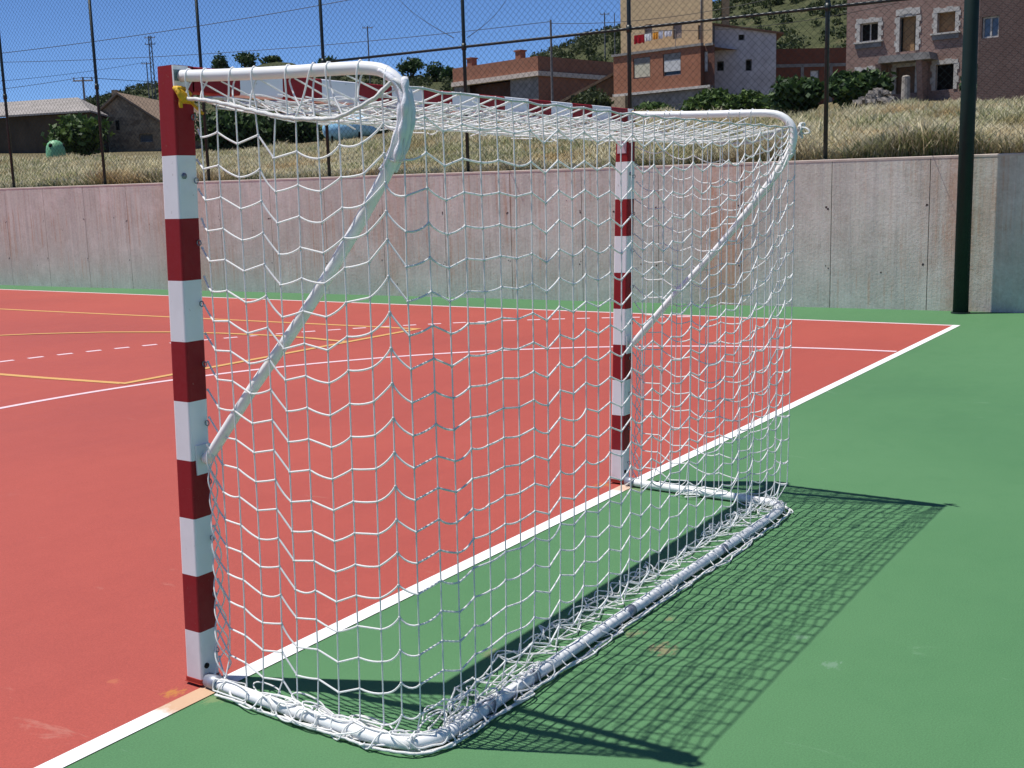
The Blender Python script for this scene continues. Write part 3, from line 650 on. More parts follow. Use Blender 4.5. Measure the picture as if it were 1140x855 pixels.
# laundry on the terrace line
ly = .9
def cloth(u0, v0, u1, v1, col, label, cat, name):
    a, z0_ = fb.px(u0, v1, ly); b2, z1_ = fb.px(u1, v0, ly); org = fb.P+fb.ex*a+fb.ey*ly+np.array([0, 0, z1_])
    w_, h = b2-a, z1_-z0_; n = 8; V = []; Q = []
    rr = random.Random(int(u0)); ph = rr.random()*6
    for i in range(n+1):
        for k in range(6):
            x = w_*i/n; zz = -h*k/5*(1-.08*math.sin(i*1.7+ph)); V.append((x, .05*math.sin(i*1.9+ph)*(k/5), zz))
    for i in range(n):
        for k in range(5): Q.append((i*6+k, (i+1)*6+k, (i+1)*6+k+1, i*6+k+1))
    V2 = [(x, y_+.03, z_) for x, y_, z_ in V]; off = len(V)
    mb = MB(); mb.add(V, Q); mb.add(V2, [tuple(reversed(f_)) for f_ in Q]); edge = [(i*6) for i in range(n+1)]
    mb.add([V[i*6] for i in range(n+1)]+[V2[i*6] for i in range(n+1)], [(i, i+n+1, i+n+2, i+1) for i in range(n)])
    o = mb.build(name, simple_mat('cloth_'+cat.replace(' ', '_')+str(int(u0)), col, tuple(c*.75 for c in col), 3, .9, .1)); o.location = Vector(org); o.rotation_euler = (0, 0, fb.a); return tag(o, label, cat, 'laundry on the terrace line')
cloth(706, 38, 717, 49, (.34, .012, .022), 'dark red cloth hanging on the washing line of the tan house', 'laundry', 'hanging_cloth')
cloth(717.5, 37, 725, 46, (.75, .75, .75), 'plain white cloth hanging between the red and the orange laundry', 'laundry', 'hanging_cloth')
cloth(726.5, 35, 732.5, 44, (.80, .34, .05), 'small orange cloth hanging on the washing line', 'laundry', 'hanging_cloth')
cloth(733.5, 34, 738, 43, (.62, .63, .72), 'narrow pale blue cloth just right of the orange laundry', 'laundry', 'hanging_cloth')
cloth(739.5, 33, 748, 41, (.68, .66, .70), 'wide pale lilac cloth, rightmost piece of laundry on the line', 'laundry', 'hanging_cloth')
def dropline(u, v0): x, z = fb.px(u, v0, ly); return fb.P+fb.ex*x+fb.ey*ly+np.array([0, 0, z])
lw = empty('washing_line', fb.P+fb.ey*ly+np.array([0, 0, zt1+.1]), 0, 'thin washing line strung along the terrace of the tan house', 'washing line')
def rel(P, o): return tuple(np.array(P)-np.array(o.location))
mb = MB(); A = dropline(700, 38.6); B = dropline(752, 32.6); mb.tube([rel(A, lw), rel((A+B)/2-np.array([0, 0, .04]), lw), rel(B, lw)], .012, 5); mb.build('line', cement, lw)
for P_ in (A, B): mb = MB(); mb.tube([rel(P_*[1, 1, 0]+[0, 0, fb.P[2]+zt1+.1], lw), rel(P_, lw)], .025, 6); mb.build('pole', cement, lw)

# ---- 3. white house gable
fc = Facade(828, 110, 86, -62)
wh = fc.empty('white_house', 'plain whitewashed house end with three tiny windows and a chimney', 'house')
whm = simple_mat('stained_whitewash', (.62, .60, .62), (.48, .45, .46), 1.2, .9, .15)
x0 = fc.px(792, 60)[0]; x1 = fc.px(864, 60)[0]; zL = fc.px(792, 28)[1]; zR = fc.px(864, 37)[1]; zmin = -2.5
hol = [fc.rect(798, 68, 806, 79), fc.rect(830, 66, 837, 79), fc.rect(822, 35, 829, 45)]
mb = MB(); holed_wall(mb, x0, x1, zmin, zR, hol, .18)
mb.add([(x0, 0, zR), (x1, 0, zR), (x0, 0, zL)], [(0, 1, 2)])
mb.add([(x0, 0, zmin), (x0, 8, zmin), (x0, 8, zL), (x0, 0, zL)], [(0, 3, 2, 1)]); mb.add([(x1, 0, zmin), (x1, 8, zmin), (x1, 8, zR), (x1, 0, zR)], [(0, 1, 2, 3)])
mb.build('wall', whm, wh)
mb = MB(); mb.prism([(x0-.1, zL+.16), (x1+.5, zR+.02), (x1+.5, zR-.10), (x0-.1, zL+.03)], -.25, 8.2, 'y'); mb.build('roof', tile, wh)
for h_ in hol: window(wh, h_, .16, void_dark, cement, .06, frame=True)
cx0, _ = fc.px(804, 10, 1.5); cx1, _ = fc.px(812, 10, 1.5); zc0 = fc.px(808, 30, 1.5)[1]; zc1 = fc.px(808, -8, 1.5)[1]
mb = MB(); mb.box(cx0, cx1, 1.5, 2.1, zc0-.6, zc1); mb.build('chimney', tanm, wh)
mb = MB(); xs_ = fc.px(795, 60)[0]; mb.tube([(xs_, -.06, zmin), (xs_, -.06, zL-.1)], .05, 8); mb.build('drainpipe', cement, wh, True)
# ---- 4. low brick annex
fd = Facade(900, 108, 90, -52)
an = fd.empty('brick_annex', 'low flat red brick annex with a grey band between white house and brick house', 'building')
x0 = fd.px(864, 70)[0]; x1 = fd.px(945, 70)[0]; zt2 = fd.px(890, 54)[1]; zb1 = fd.px(890, 73)[1]; wr = fd.rect(902, 78, 912, 90)
mb = MB(); holed_wall(mb, x0, x1, -2.5, zt2, [wr], .15); mb.add([(x0, 0, zt2), (x1, 0, zt2), (x1, 7, zt2), (x0, 7, zt2)], [(0, 1, 2, 3)]); mb.add([(x1, 0, -2.5), (x1, 7, -2.5), (x1, 7, zt2), (x1, 0, zt2)], [(0, 1, 2, 3)])
mb.build('wall', brick_mat('deep_red_brick', (.24, .075, .045), (.20, .065, .04), (.2, .11, .08)), an)
mb = MB(); mb.box(x0, x1, -.05, -.004, zb1-.12, zb1+.12); mb.build('floor_band', cement, an)
for uu in (893, 925):
    xx_ = fd.px(uu, 85)[0]; mb = MB(); mb.box(xx_-.12, xx_+.12, -.04, -.004, -2.5, zb1-.125); mb.build('pillar', cement, an)
window(an, wr, .13, shutg, cement, .06)
# ---- 5. long flat-roofed brick building
ff = Facade(600, 118, 108, -103)
lb = ff.empty('long_brick_building', 'long flat roofed red brick building with a concrete beam and dark opening', 'building')
brickC = brick_mat('plain_red_brick', (.35, .145, .085), (.29, .115, .07), (.28, .19, .15), .3, .1, .012)
x0 = ff.px(504, 85)[0]; zt3 = ff.px(600, 62)[1]; zbm = ff.px(600, 79)[1]; zbl = ff.px(600, 83)[1]
xo = ff.px(566, 95)[0]; xo0 = ff.px(519, 95)[0]
mb = MB(); holed_wall(mb, x0, 0, zbm, zt3, [], .2)
mb.add([(0, 0, -3), (0, 26, -3), (0, 26, zt3), (0, 0, zt3)], [(0, 1, 2, 3)]); mb.add([(x0, 0, zt3), (0, 0, zt3), (0, 26, zt3), (x0, 26, zt3)], [(0, 1, 2, 3)]); mb.add([(x0, 0, -3), (x0, 26, -3), (x0, 26, zt3), (x0, 0, zt3)], [(0, 3, 2, 1)])
mb.build('wall', brickC, lb)
mb = MB(); mb.box(x0, 0.25, -.25, .4, zbl-.1, zbm-.004); mb.box(.004, .25, .404, 26, zbl-.1, zbm-.004); mb.build('concrete_beam', cap_mat, lb)
mb = MB(); mb.box(xo, -.02, .25, .5, -3, zbl-.104); mb.build('rendered_wall', cement, lb)
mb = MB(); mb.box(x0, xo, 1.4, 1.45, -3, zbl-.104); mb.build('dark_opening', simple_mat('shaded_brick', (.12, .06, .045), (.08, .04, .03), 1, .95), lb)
mb = MB(); p0 = ff.px(519, 100)[0]; mb.box(x0, p0, 0.1, .5, -3, zbl-.104); mb.build('pier', cement, lb)
for uu, vv in ((514, 70), (568, 65)):
    xx_ = ff.px(uu, vv)[0]; mb = MB(); mb.box(xx_-.35, xx_+.35, 1, 1.7, zt3+.004, zt3+.85); mb.box(xx_-.45, xx_+.45, .9, 1.8, zt3+.85, zt3+.97); mb.build('chimney', brickC, lb)
# clay-tiled lean-to shed beside it, running up to the tan house
fl = Facade(655, 128, 92, -55); sh = fl.empty('lean_to_shed', 'small lean-to shed with a sloping clay tile roof left of the tan house', 'shed')
a_ = fl.px(622, 113); b2_ = fl.px(684, 80); c2_ = fl.px(700, 84)
mb = MB(); mb.prism([(a_[0], a_[1]), (b2_[0], b2_[1]), (b2_[0]+.9, b2_[1]-.5), (b2_[0]+.9, b2_[1]-.75), (b2_[0], b2_[1]-.22), (a_[0], a_[1]-.22)], -.2, 5, 'y'); mb.build('roof', simple_mat('pale_clay_tile', (.42, .30, .19), (.30, .20, .12), 2, .9), sh)
mb = MB(); mb.prism([(a_[0]+.1, -3), (b2_[0]+.8, -3), (b2_[0]+.8, b2_[1]-.76), (b2_[0], b2_[1]-.25), (a_[0]+.1, a_[1]-.25)], 0, 4.8, 'y'); mb.build('wall', simple_mat('shed_brown_wall', (.22, .14, .09), (.14, .09, .06), 1.5, .95), sh)

# ---- 6. stone barn and long shed (left)
m, t, b = node_mat('rubble_masonry', .95, .1); g = NT(t)
vo = t.nodes.new('ShaderNodeTexVoronoi'); vo.inputs['Scale'].default_value = 3.2; g.link(g.coords((1, 1, 1.5)), vo.inputs['Vector'])
sc_ = t.nodes.new('ShaderNodeSeparateColor'); g.link(vo.outputs['Color'], sc_.inputs[0])
c = g.ramp(sc_.outputs[0], [(0, (.16, .12, .085)), (.5, (.25, .195, .135)), (1, (.33, .265, .185))]); c = g.mix(g.ramp(g.noise(g.coords(), .8, 5), [(.4, 0.0), (.7, .5)]), c, (.27, .23, .17))
g.link(c, b.inputs['Base Color']); g.bump(b, vo.outputs['Distance'], .5, .05); rubble_wall = m
fg = Facade(150, 165, 84, -62)
bn = fg.empty('stone_barn', 'brown rubble stone barn with a gable end and tiled roof behind the shrub', 'barn')
pk = fg.px(132, 107); le = fg.px(107, 129); re = fg.px(193, 146); zb = -1.5
s1 = fg.rect(129, 134, 133, 145); s2 = fg.rect(155, 149, 170, 158)
mb = MB(); zlow = min(re[1], le[1])
holed_wall(mb, le[0], re[0], zb, zlow, [s1, s2] if s1[3] < zlow else [s2], .3); mb.add([(le[0], 0, zlow), (re[0], 0, zlow), (re[0], 0, re[1]), (pk[0], 0, pk[1]), (le[0], 0, le[1])], [(0, 1, 2, 3, 4)])
L = 16; mb.add([(re[0], 0, zb), (re[0], L, zb), (re[0], L, re[1]), (re[0], 0, re[1])], [(0, 1, 2, 3)]); mb.add([(le[0], 0, zb), (le[0], L, zb), (le[0], L, le[1]), (le[0], 0, le[1])], [(0, 3, 2, 1)])
mb.build('wall', rubble_wall, bn)
mb = MB(); t_ = .16
mb.prism([(le[0]-.35, le[1]-.25), (pk[0], pk[1]+.1), (re[0]+.4, re[1]-.2), (re[0]+.4, re[1]-.2+t_), (pk[0], pk[1]+.1+t_), (le[0]-.35, le[1]-.25+t_)], -.3, L, 'y'); mb.build('roof', simple_mat('weathered_tile', (.30, .22, .16), (.20, .15, .11), 1.5, .95, .1, .4), bn)
for s_ in ([s1] if s1[3] < zlow else [])+[s2]: window(bn, s_, .26, void_dark if s_ is not s2 else simple_mat('grey_window_cover', (.12, .13, .14), (.08, .09, .10), 2, .6), cement, .05)
if s1[3] >= zlow:
    mb = MB(); mb.box(s1[0], s1[1], -.02, -.003, s1[2], s1[3]); mb.build('slit_window', void_dark, bn)
cxp = fg.px(127, 104, 3); mb = MB(); mb.box(cxp[0]-.2, cxp[0]+.2, 3, 3.4, pk[1]-.4, pk[1]+.75); mb.build('chimney', rubble_wall, bn)
fh = Facade(70, 167, 80, -75)
sd_ = fh.empty('farm_shed', 'long dark walled farm shed with a grey sheet roof at the left edge', 'shed')
x0 = fh.px(-70, 140)[0]; x1 = fh.px(103, 140)[0]; ze = fh.px(70, 127)[1]; zr = fh.px(70, 111, 4.5)[1]
mb = MB(); mb.prism([(x0, 0), (x1, 0), (x1-4.6, 9), (x0, 9)], -1.5, ze, 'z'); mb.build('wall', simple_mat('dark_brown_wall', (.10, .075, .05), (.06, .045, .03), .8, .95), sd_)
mb = MB(); xh = x1-4.6; top_ = [(x0, -.5, ze+.1), (x1+.3, -.5, ze+.1), (xh, 4.5, zr+.1), (x0, 4.5, zr+.1), (x1-4.3, 9.5, ze+.1), (x0, 9.5, ze+.1)]
mb.add(top_+[(a_, b_, c_-.12) for a_, b_, c_ in top_], [(0, 1, 2, 3), (1, 4, 2), (3, 2, 4, 5), (9, 8, 7, 6), (8, 10, 7), (11, 10, 8, 9), (0, 6, 7, 1), (1, 7, 10, 4)]); mb.build('roof', simple_mat('grey_fibre_sheet', (.33, .30, .28), (.24, .22, .20), 1, .9), sd_)

# ------------------------------------------------------------------ small things behind the fence
# bottle bank (igloo)
A = at(63, 180, 46); A[2] = gz(A); topz = at(63, 156, 46)[2]; hgt = topz-A[2]; rad = 20*46/F/2
e = tag(empty('bottle_bank', A), 'pale green dome shaped bottle bank standing in the tall dry grass', 'recycling bin')
prof = [(1.0, 0), (1.03, .25), (1.0, .5), (.93, .7), (.78, .86), (.5, .96), (.15, 1.0), (0.01, 1.0)]; mb = MB(); n = 20
V = [(rad*r_*math.cos(k*2*math.pi/n), rad*r_*math.sin(k*2*math.pi/n), hgt*z_) for r_, z_ in prof for k in range(n)]
mb.add(V, [(i*n+k, i*n+(k+1) % n, (i+1)*n+(k+1) % n, (i+1)*n+k) for i in range(len(prof)-1) for k in range(n)])
gp = simple_mat('pale_green_plastic', (.20, .46, .24), (.15, .37, .19), 3, .5, .4); mb.build('body', gp, e, True)
tow = math.atan2(CAM[1]-A[1], CAM[0]-A[0])
for da in (-.55, 1.4):
    q = tow+da; mb = MB(); c0 = np.array([rad*.88*math.cos(q), rad*.88*math.sin(q), hgt*.76]); mb.tube([c0-np.array([.05*math.cos(q), .05*math.sin(q), 0]), c0+np.array([.03*math.cos(q), .03*math.sin(q), 0.0])], .075, 12); mb.build('opening', void_dark, e, True)
# blue tank on a stand
A = at(366, 158, 45); B = at(416, 152, 44); zc = at(390, 142, 45)[2]; rt_ = 12.5*45/F
mid = (A+B)/2; mid[2] = gz(mid); e = tag(empty('water_tank', mid), 'light blue cylindrical tank lying on a dark stand in the dry grass', 'tank')
dv = B-A; dv[2] = 0; Lk = np.linalg.norm(dv); dv /= Lk; zc -= mid[2]
pts = [(-.5, 0.02), (-.5, .8), (-.47, .95), (-.43, 1), (.43, 1), (.47, .95), (.5, .8), (.5, .02)]
mb = MB(); mb.tube([tuple(dv*Lk*p+np.array([0, 0, zc+.18*p])) for p, _ in pts], [rt_*k for _, k in pts], 20); mb.build('tank', simple_mat('light_blue_plastic', (.34, .62, .82), (.28, .55, .76), 2, .4, .4), e, True)
nv = np.array([-dv[1], dv[0], 0])
for sgn in (-.3, .3):
    mb = MB(); c0 = dv*Lk*sgn
    for q in (-1, 1): mb.tube([tuple(c0+nv*q*rt_*.9+np.array([0, 0, -.1])), tuple(c0+nv*q*rt_*.7+np.array([0, 0, zc-rt_*.5]))], .04, 6)
    mb.tube([tuple(c0-nv*rt_*.75+np.array([0, 0, zc-rt_*.8])), tuple(c0+nv*rt_*.75+np.array([0, 0, zc-rt_*.8]))], .04, 6); mb.build('stand', void_dark, e)
# utility poles
polem = simple_mat('grey_pole', (.20, .19, .19), (.14, .13, .13), 3, .8); POLES = {}
def upole(key, u, vt, D, label, arms=1, r=.09, lattice=False, vb=None):
    B = at(u, vt, D); A = B.copy(); A[2] = gz(A)-.2; e = tag(empty('utility_pole', A), label, 'utility pole', 'utility poles beyond the fence'); h = B[2]-A[2]
    mb = MB()
    if lattice:
        for sx in (-.28, .28):
            mb.tube([(sx*RT[0], sx*RT[1], 0), (sx*.6*RT[0], sx*.6*RT[1], h)], .08, 5)
        k = 0; n = int(h/.9)
        for i in range(n): s_ = 1 if i % 2 else -1; mb.tube([(-s_*.25*RT[0], -s_*.25*RT[1], h*i/n), (s_*.24*RT[0], s_*.24*RT[1], h*(i+1)/n)], .04, 4)
    else: mb.tube([(0, 0, 0), (0, 0, h)], [r, r*.7], 8)
    mb.build('pole', polem, e)
    for k in range(arms):
        z = h-.25-k*.9; w_ = .75; mb = MB(); mb.tube([(-w_*RT[0], -w_*RT[1], z), (w_*RT[0], w_*RT[1], z)], .06, 5)
        for q in (-.9, 0, .9): mb.tube([(q*w_*RT[0], q*w_*RT[1], z), (q*w_*RT[0], q*w_*RT[1], z+.25)], .045, 5)
        mb.build('crossarm', polem, e)
    POLES[key] = B
upole('a', 92, 86, 88, 'slim dark pole rising over the farm shed roof', 1, .10)
upole('b', 166.5, 40, 170, 'tall lattice pole on the left skyline above the stone barn', 2, lattice=True)
upole('c', 163, 69, 175, 'short thin pole just left of the lattice pole', 1, .10)
upole('d', 409, 29, 170, 'thin pole with a crossarm standing above the bend of the goal tube', 1, .12)
upole('e', 613, 22, 70, 'plain grey pole standing in front of the long brick building', 0, .085)
upole('f', 673, 14, 190, 'pole with a wide crossarm on the hill just left of the tan house', 1, .13)
upole('g', 684, 15, 190, 'plain short pole beside the wide crossarm pole on the hill', 0, .10)
cablem = simple_mat('black_cable', (.02, .02, .022), rough=.6)
def cable(A, B, sag, label, r=.018):
    A, B = np.array(A), np.array(B); n = 24; P = [A+(B-A)*t_-np.array([0, 0, sag*4*t_*(1-t_)]) for t_ in np.linspace(0, 1, n)]
    mb = MB(); mb.tube(P, r, 5, cap=False); tag(mb.build('power_cable', cablem), label, 'cable', 'overhead cables in the sky')
cable(at(-160, 75, 70), at(430, -8, 60), .4, 'single cable rising steeply to the right across the upper left sky')
cable(at(-160, 69, 90), at(613, 24, 70), .8, 'cable crossing the left sky to the grey pole before the long brick building', .018)
cable(at(-160, 112, 100), POLES['a'], .3, 'low cable ending on the slim pole over the farm shed from the left')
cable(POLES['a'], at(420, 78, 160), 1.0, 'low cable leaving the slim pole over the shed to the right', .022)
cable(at(-160, 100, 110), POLES['c'], .6, 'low cable running to the short thin pole by the lattice pole', .022)
cable(at(440, -5, 40), at(505, 42, 17.9), .1, 'thin stay falling to the right onto the fence post at centre', .006)
cable(at(565, -2, 40), at(520, 42, 17.9), .1, 'thin stay falling to the left onto the fence post at centre', .006)
cable(at(613, 26, 70), at(900, -12, 60), .5, 'cable rising to the right from the grey pole over the tan house', .016)
cable(at(700, 32, 82), at(1000, 3, 62), .6, 'cable strung in front of the tan house and the white house', .016)
# floodlight mast in front of the wall
A = np.array([12.39, .205, 0.0]); e = tag(empty('floodlight_mast', A), 'thick dark green round mast standing in front of the concrete wall at right', 'mast')
mb = MB(); mb.tube([(0, 0, .0), (0, 0, 3), (0, 0, 9.5)], [.093, .088, .07], 20); mb.build('shaft', simple_mat('mast_green_paint', (.008, .026, .022), (.006, .020, .018), 6, .6, .25), e, True)
mb = MB(); mb.tube([(0, 0, 0.003), (0, 0, .018)], .115, 20); mb.build('base_plate', steel_dark, e)
mb = MB(); mb.box(-.02, .02, -1.0, 1.0, 9.42, 9.48); mb.build('crossbar', steel_dark, e)
for q in (-.8, 0, .8):
    mb = MB(); mb.box(-.36, -.03, q-.22, q+.22, 9.2, 9.6); mb.build('floodlight', steel_dark, e)

# ------------------------------------------------------------------ the goal
LX, LY = .01783, .02271                     # the goal stands slightly out of plumb
def lean(p): return (p[0]+p[2]*LX, p[1]-p[2]*LY, p[2])
def paint_mat(name, c, c2, rough=.42, chips=None):
    m, t, b = node_mat(name, rough, .4); g = NT(t)
    n = g.noise(g.coords(), 7, 6, .65); n2 = g.noise(g.coords((1, 1, 1)), 38, 5, .7)
    col = g.mix(g.ramp(n, [(.45, 0.0), (.8, .6)]), c, c2)
    if chips: col = g.mix(g.ramp(n2, [(.655, 0.0), (.70, .75)]), col, chips); dz = g.math('MULTIPLY', g.math('SUBTRACT', .55, g.sep()[2]), g.math('MULTIPLY', n, 1.6)); col = g.mix(g.ramp(dz, [(.12, 0.0), (.55, .45)]), col, tuple(.55*x+.06 for x in c))
    g.link(col, b.inputs['Base Color']); g.link(g.ramp(n2, [(.3, rough-.08), (.7, rough+.15)]), b.inputs['Roughness']); g.bump(b, n2, .06, .003); return m
redp = paint_mat('post_red_paint', (.26, .0048, .0085), (.215, .0040, .007), .62, (.30, .10, .09))
whitep = paint_mat('post_white_paint', (.80, .80, .82), (.70, .70, .71), .42, (.48, .46, .44))
tubep = paint_mat('tube_white_paint', (.80, .80, .79), (.70, .70, .68), .35)
railp = paint_mat('rail_worn_white_paint', (.87, .87, .86), (.82, .82, .81), .42, (.50, .50, .50))
zinc = simple_mat('dull_zinc', (.34, .36, .42), (.24, .26, .31), 30, .5, .5, metal=.6)
netm = simple_mat('white_net_cord', (.90, .90, .88), (.84, .84, .82), 40, .7, .25)
_t = netm.node_tree; _tr = _t.nodes.new('ShaderNodeBsdfTranslucent'); _tr.inputs[0].default_value = (.90, .92, .95, 1); _mx = _t.nodes.new('ShaderNodeMixShader'); _mx.inputs[0].default_value = .30
_t.links.new(_t.nodes['Principled BSDF'].outputs[0], _mx.inputs[1]); _t.links.new(_tr.outputs[0], _mx.inputs[2]); _t.links.new(_mx.outputs[0], _t.nodes['Material Output'].inputs[0])
ropem = simple_mat('white_braided_rope', (.82, .82, .80), (.70, .70, .68), 120, .8, .2, .5)
redfoot = simple_mat('red_foot_plastic', (.34, .035, .02), (.24, .022, .014), 9, .5, .4)
goal = empty('handball_goal', (1.5, 0, 0), 0, 'red and white striped handball goal with white tubes and a sagging white net', 'goal')
def G_(mb, name, mats, parent=goal, smooth=False):      # meshes are written in court coordinates
    if parent is goal: mb.v = [(x-1.5, y_, z_) for x, y_, z_ in mb.v]
    return mb.build(name, mats, parent, smooth)
def rr_profile(x0, x1, y0, y1, r=.008, k=3):
    P = []
    for cx, cy, a0 in ((x1-r, y1-r, 0), (x0+r, y1-r, 90), (x0+r, y0+r, 180), (x1-r, y0+r, 270)):
        for i in range(k+1): a = math.radians(a0+90*i/k); P.append((cx+r*math.cos(a), cy+r*math.sin(a)))
    return P
bands = [0.028, .2, .4, .6, .8, 1.0, 1.2, 1.4, 1.6, 1.8, 2.08]       # white first from the bottom, red on top
def goal_post(x0, x1):
    P = rr_profile(x0, x1, 0, .08); n = len(P); mb = MB()
    zs = bands
    V = [lean((p[0], p[1], z)) for z in zs for p in P]; mb.add(V, [])
    for i in range(len(zs)-1):
        mi = 1 if i % 2 == 0 else 0
        if i == len(zs)-2: mi = 0
        for k in range(n): mb.f.append((i*n+k, i*n+(k+1) % n, (i+1)*n+(k+1) % n, (i+1)*n+k)); mb.m.append(mi)
    q = (len(zs)-1)*n; mb.f.append(tuple(q+k for k in range(n))); mb.m.append(0)
    return mb
bands = [0.028, .2, .4, .6, .8, 1.0, 1.2, 1.4, 1.6, 1.8, 2.08]
posts = []
for x0, x1 in ((-.08, 0), (3.0, 3.08)):
    po = G_(goal_post(x0, x1), 'post', [redp, whitep]); posts.append(po)
    mb = MB(); mb.prism(rr_profile(x0-.003, x1+.003, -.003, .083, .01), .014, .029, 'z'); mb.prism(rr_profile(x0-.006, x1+.006, -.006, .086, .01), .0125, .0139, 'z'); mb.v = [(x-1.5, y_, z_) for x, y_, z_ in mb.v]; mb.build('foot', redfoot, po)
    # eye hooks for the net and bolts on the back face
    for z in np.arange(.12, 2.0, .2):
        mb = MB(); xm = x1-.016 if x0 < 0 else x1-.030
        c = np.array(lean((xm, -.001, z))); ring = [c+np.array([0, -.009-.009*math.cos(a), .009*math.sin(a)]) for a in np.linspace(0, 6.28, 11)]
        mb.tube(ring, .0022, 5); mb.v = [(x-1.5, y_, z_) for x, y_, z_ in mb.v]; mb.build('net_hook', zinc, po, True)
    for z in (1.735, .075):
        mb = MB(); c = np.array(lean((x0+.022, -.0, z))); mb.tube([c+[0, -.004, 0], c+[0, .002, 0]], .010, 10); mb.tube([c+[0, -.006, 0], c+[0, -.0041, 0]], .0055, 8); mb.v = [(x-1.5, y_, z_) for x, y_, z_ in mb.v]; mb.build('bolt', void_dark if z < .5 else zinc, po, True)
# crossbar: 20 cm stripes beginning red at both ends
P = rr_profile(0, .08, 2.0, 2.08); n = len(P); mb = MB(); xs = [.0015]+[.2*i for i in range(1, 15)]+[2.9985]
mb.add([lean((x, p[0], p[1])) for x in xs for p in P], [])
for i in range(len(xs)-1):
    for k in range(n): mb.f.append((i*n+(k+1) % n, i*n+k, (i+1)*n+k, (i+1)*n+(k+1) % n)); mb.m.append(0 if i % 2 == 0 else 1)
G_(mb, 'crossbar', [redp, whitep])
# pale sticker on the far post
mb = MB(); z0, z1 = 1.845, 1.965
mb.add([lean((2.998, .012, z0)), lean((2.998, .068, z0)), lean((2.998, .068, z1)), lean((2.998, .012, z1))], [(0, 3, 2, 1)]); mb.v = [(x-1.5, y_, z_) for x, y_, z_ in mb.v]
mb.build('sticker', simple_mat('pale_pink_sticker', (.66, .52, .56), (.55, .40, .46), 30, .5), posts[1])

def smooth_path(pts, n):
    P = np.array(pts, float); t_ = np.r_[0, np.cumsum(np.linalg.norm(np.diff(P, axis=0), axis=1))]; T = np.linspace(0, t_[-1], n)
    # Catmull-Rom through the points
    out = []; Pe = np.vstack([2*P[0]-P[1], P, 2*P[-1]-P[-2]])
    for q in T:
        i = min(np.searchsorted(t_, q, 'right')-1, len(P)-2); u = (q-t_[i])/max(t_[i+1]-t_[i], 1e-9); p0, p1, p2, p3 = Pe[i], Pe[i+1], Pe[i+2], Pe[i+3]
        out.append(.5*((2*p1)+(p2-p0)*u+(2*p0-5*p1+4*p2-p3)*u*u+(3*p1-p0-3*p2+p3)*u**3))
    return np.array(out)
TUBE = [(-.052, 2.046), (-.25, 2.034), (-.50, 2.022), (-.72, 2.014), (-.82, 2.008), (-.885, 1.993), (-.935, 1.955), (-.955, 1.905), (-.948, 1.845), (-.90, 1.755), (-.76, 1.575), (-.53, 1.312), (-.275, 1.052), (-.075, .835), (-.035, .80)]
TX = (-.02, 3.05)
for k, x in enumerate(TX):
    mb = MB(); mb.tube(smooth_path([(x, a, z) for a, z in TUBE], 90), .0185, 14)
    tb = G_(mb, 'side_tube', tubep, smooth=True)
    # welded bracket plates on the back of the post
    px0 = -.062 if k == 0 else 3.012
    for (z, hh) in ((2.046, .032), (.80, .05)):
        mb = MB()
        v = [(x-.036, -.050, z-hh), (x+.030, -.050, z-hh), (x+.030, -.050, z+hh), (x-.036, -.050, z+hh)]; yb2 = -.050 if z > 1 else -.022
        yb2 = -z*LY-.001
        vv = [(x-.030, yb2-.006, z-hh), (x+.030, yb2-.006, z-hh), (x+.030, yb2-.006, z+hh), (x-.030, yb2-.006, z+hh)]
        mb.add(vv+[(a, yb2, c_) for a, _, c_ in vv], [(0, 1, 2, 3), (4, 7, 6, 5), (0, 4, 5, 1), (1, 5, 6, 2), (2, 6, 7, 3), (3, 7, 4, 0)])
        mb.v = [(a-1.5, b2, c_) for a, b2, c_ in mb.v]; mb.build('bracket', tubep, tb)
    mb = MB(); z = 2.046; yb2 = -z*LY-.0085; v = [(x-.028, yb2, z-.016), (x-.006, yb2, z-.016), (x-.006, yb2, z+.018), (x-.028, yb2, z+.018)]; mb.add([(a-1.5, b2, c_) for a, b2, c_ in v], [(0, 1, 2, 3)])
    if k == 0: mb.build('maker_sticker', simple_mat('dark_teal_sticker', (.03, .09, .10), (.25, .33, .33), 90, .4), tb)
# ground rail
RAIL = [(-.060, -.012), (-.072, -.15), (-.085, -.40), (-.092, -.70), (-.088, -.83), (-.06, -.915), (.0, -.955), (.09, -.966), (.5, -.968), (1.5, -.975), (2.5, -.985), (2.78, -.985), (2.875, -.965), (2.93, -.91), (2.955, -.83), (2.968, -.6), (2.985, -.2), (3.005, -.02)]
RZ = .026
railpath = smooth_path([(a, b2, RZ) for a, b2 in RAIL], 200)
mb = MB(); mb.tube(railpath, .0215, 14); rail = G_(mb, 'ground_rail', railp, smooth=True)
for idx in (0, 199):
    mb = MB(); a = railpath[idx]; b2 = railpath[idx+(3 if idx == 0 else -3)]; mb.tube([a, b2], .0255, 14); mb.v = [(p-1.5, q, r_) for p, q, r_ in mb.v]; mb.build('sleeve', zinc, rail, True)
for frac in (.27, .315, .46, .63, .80):
    i = int(frac*199); mb = MB(); mb.tube([railpath[i-1], railpath[i+1]], .0232, 14); mb.v = [(p-1.5, q, r_) for p, q, r_ in mb.v]; mb.build('joint_band', zinc, rail, True)

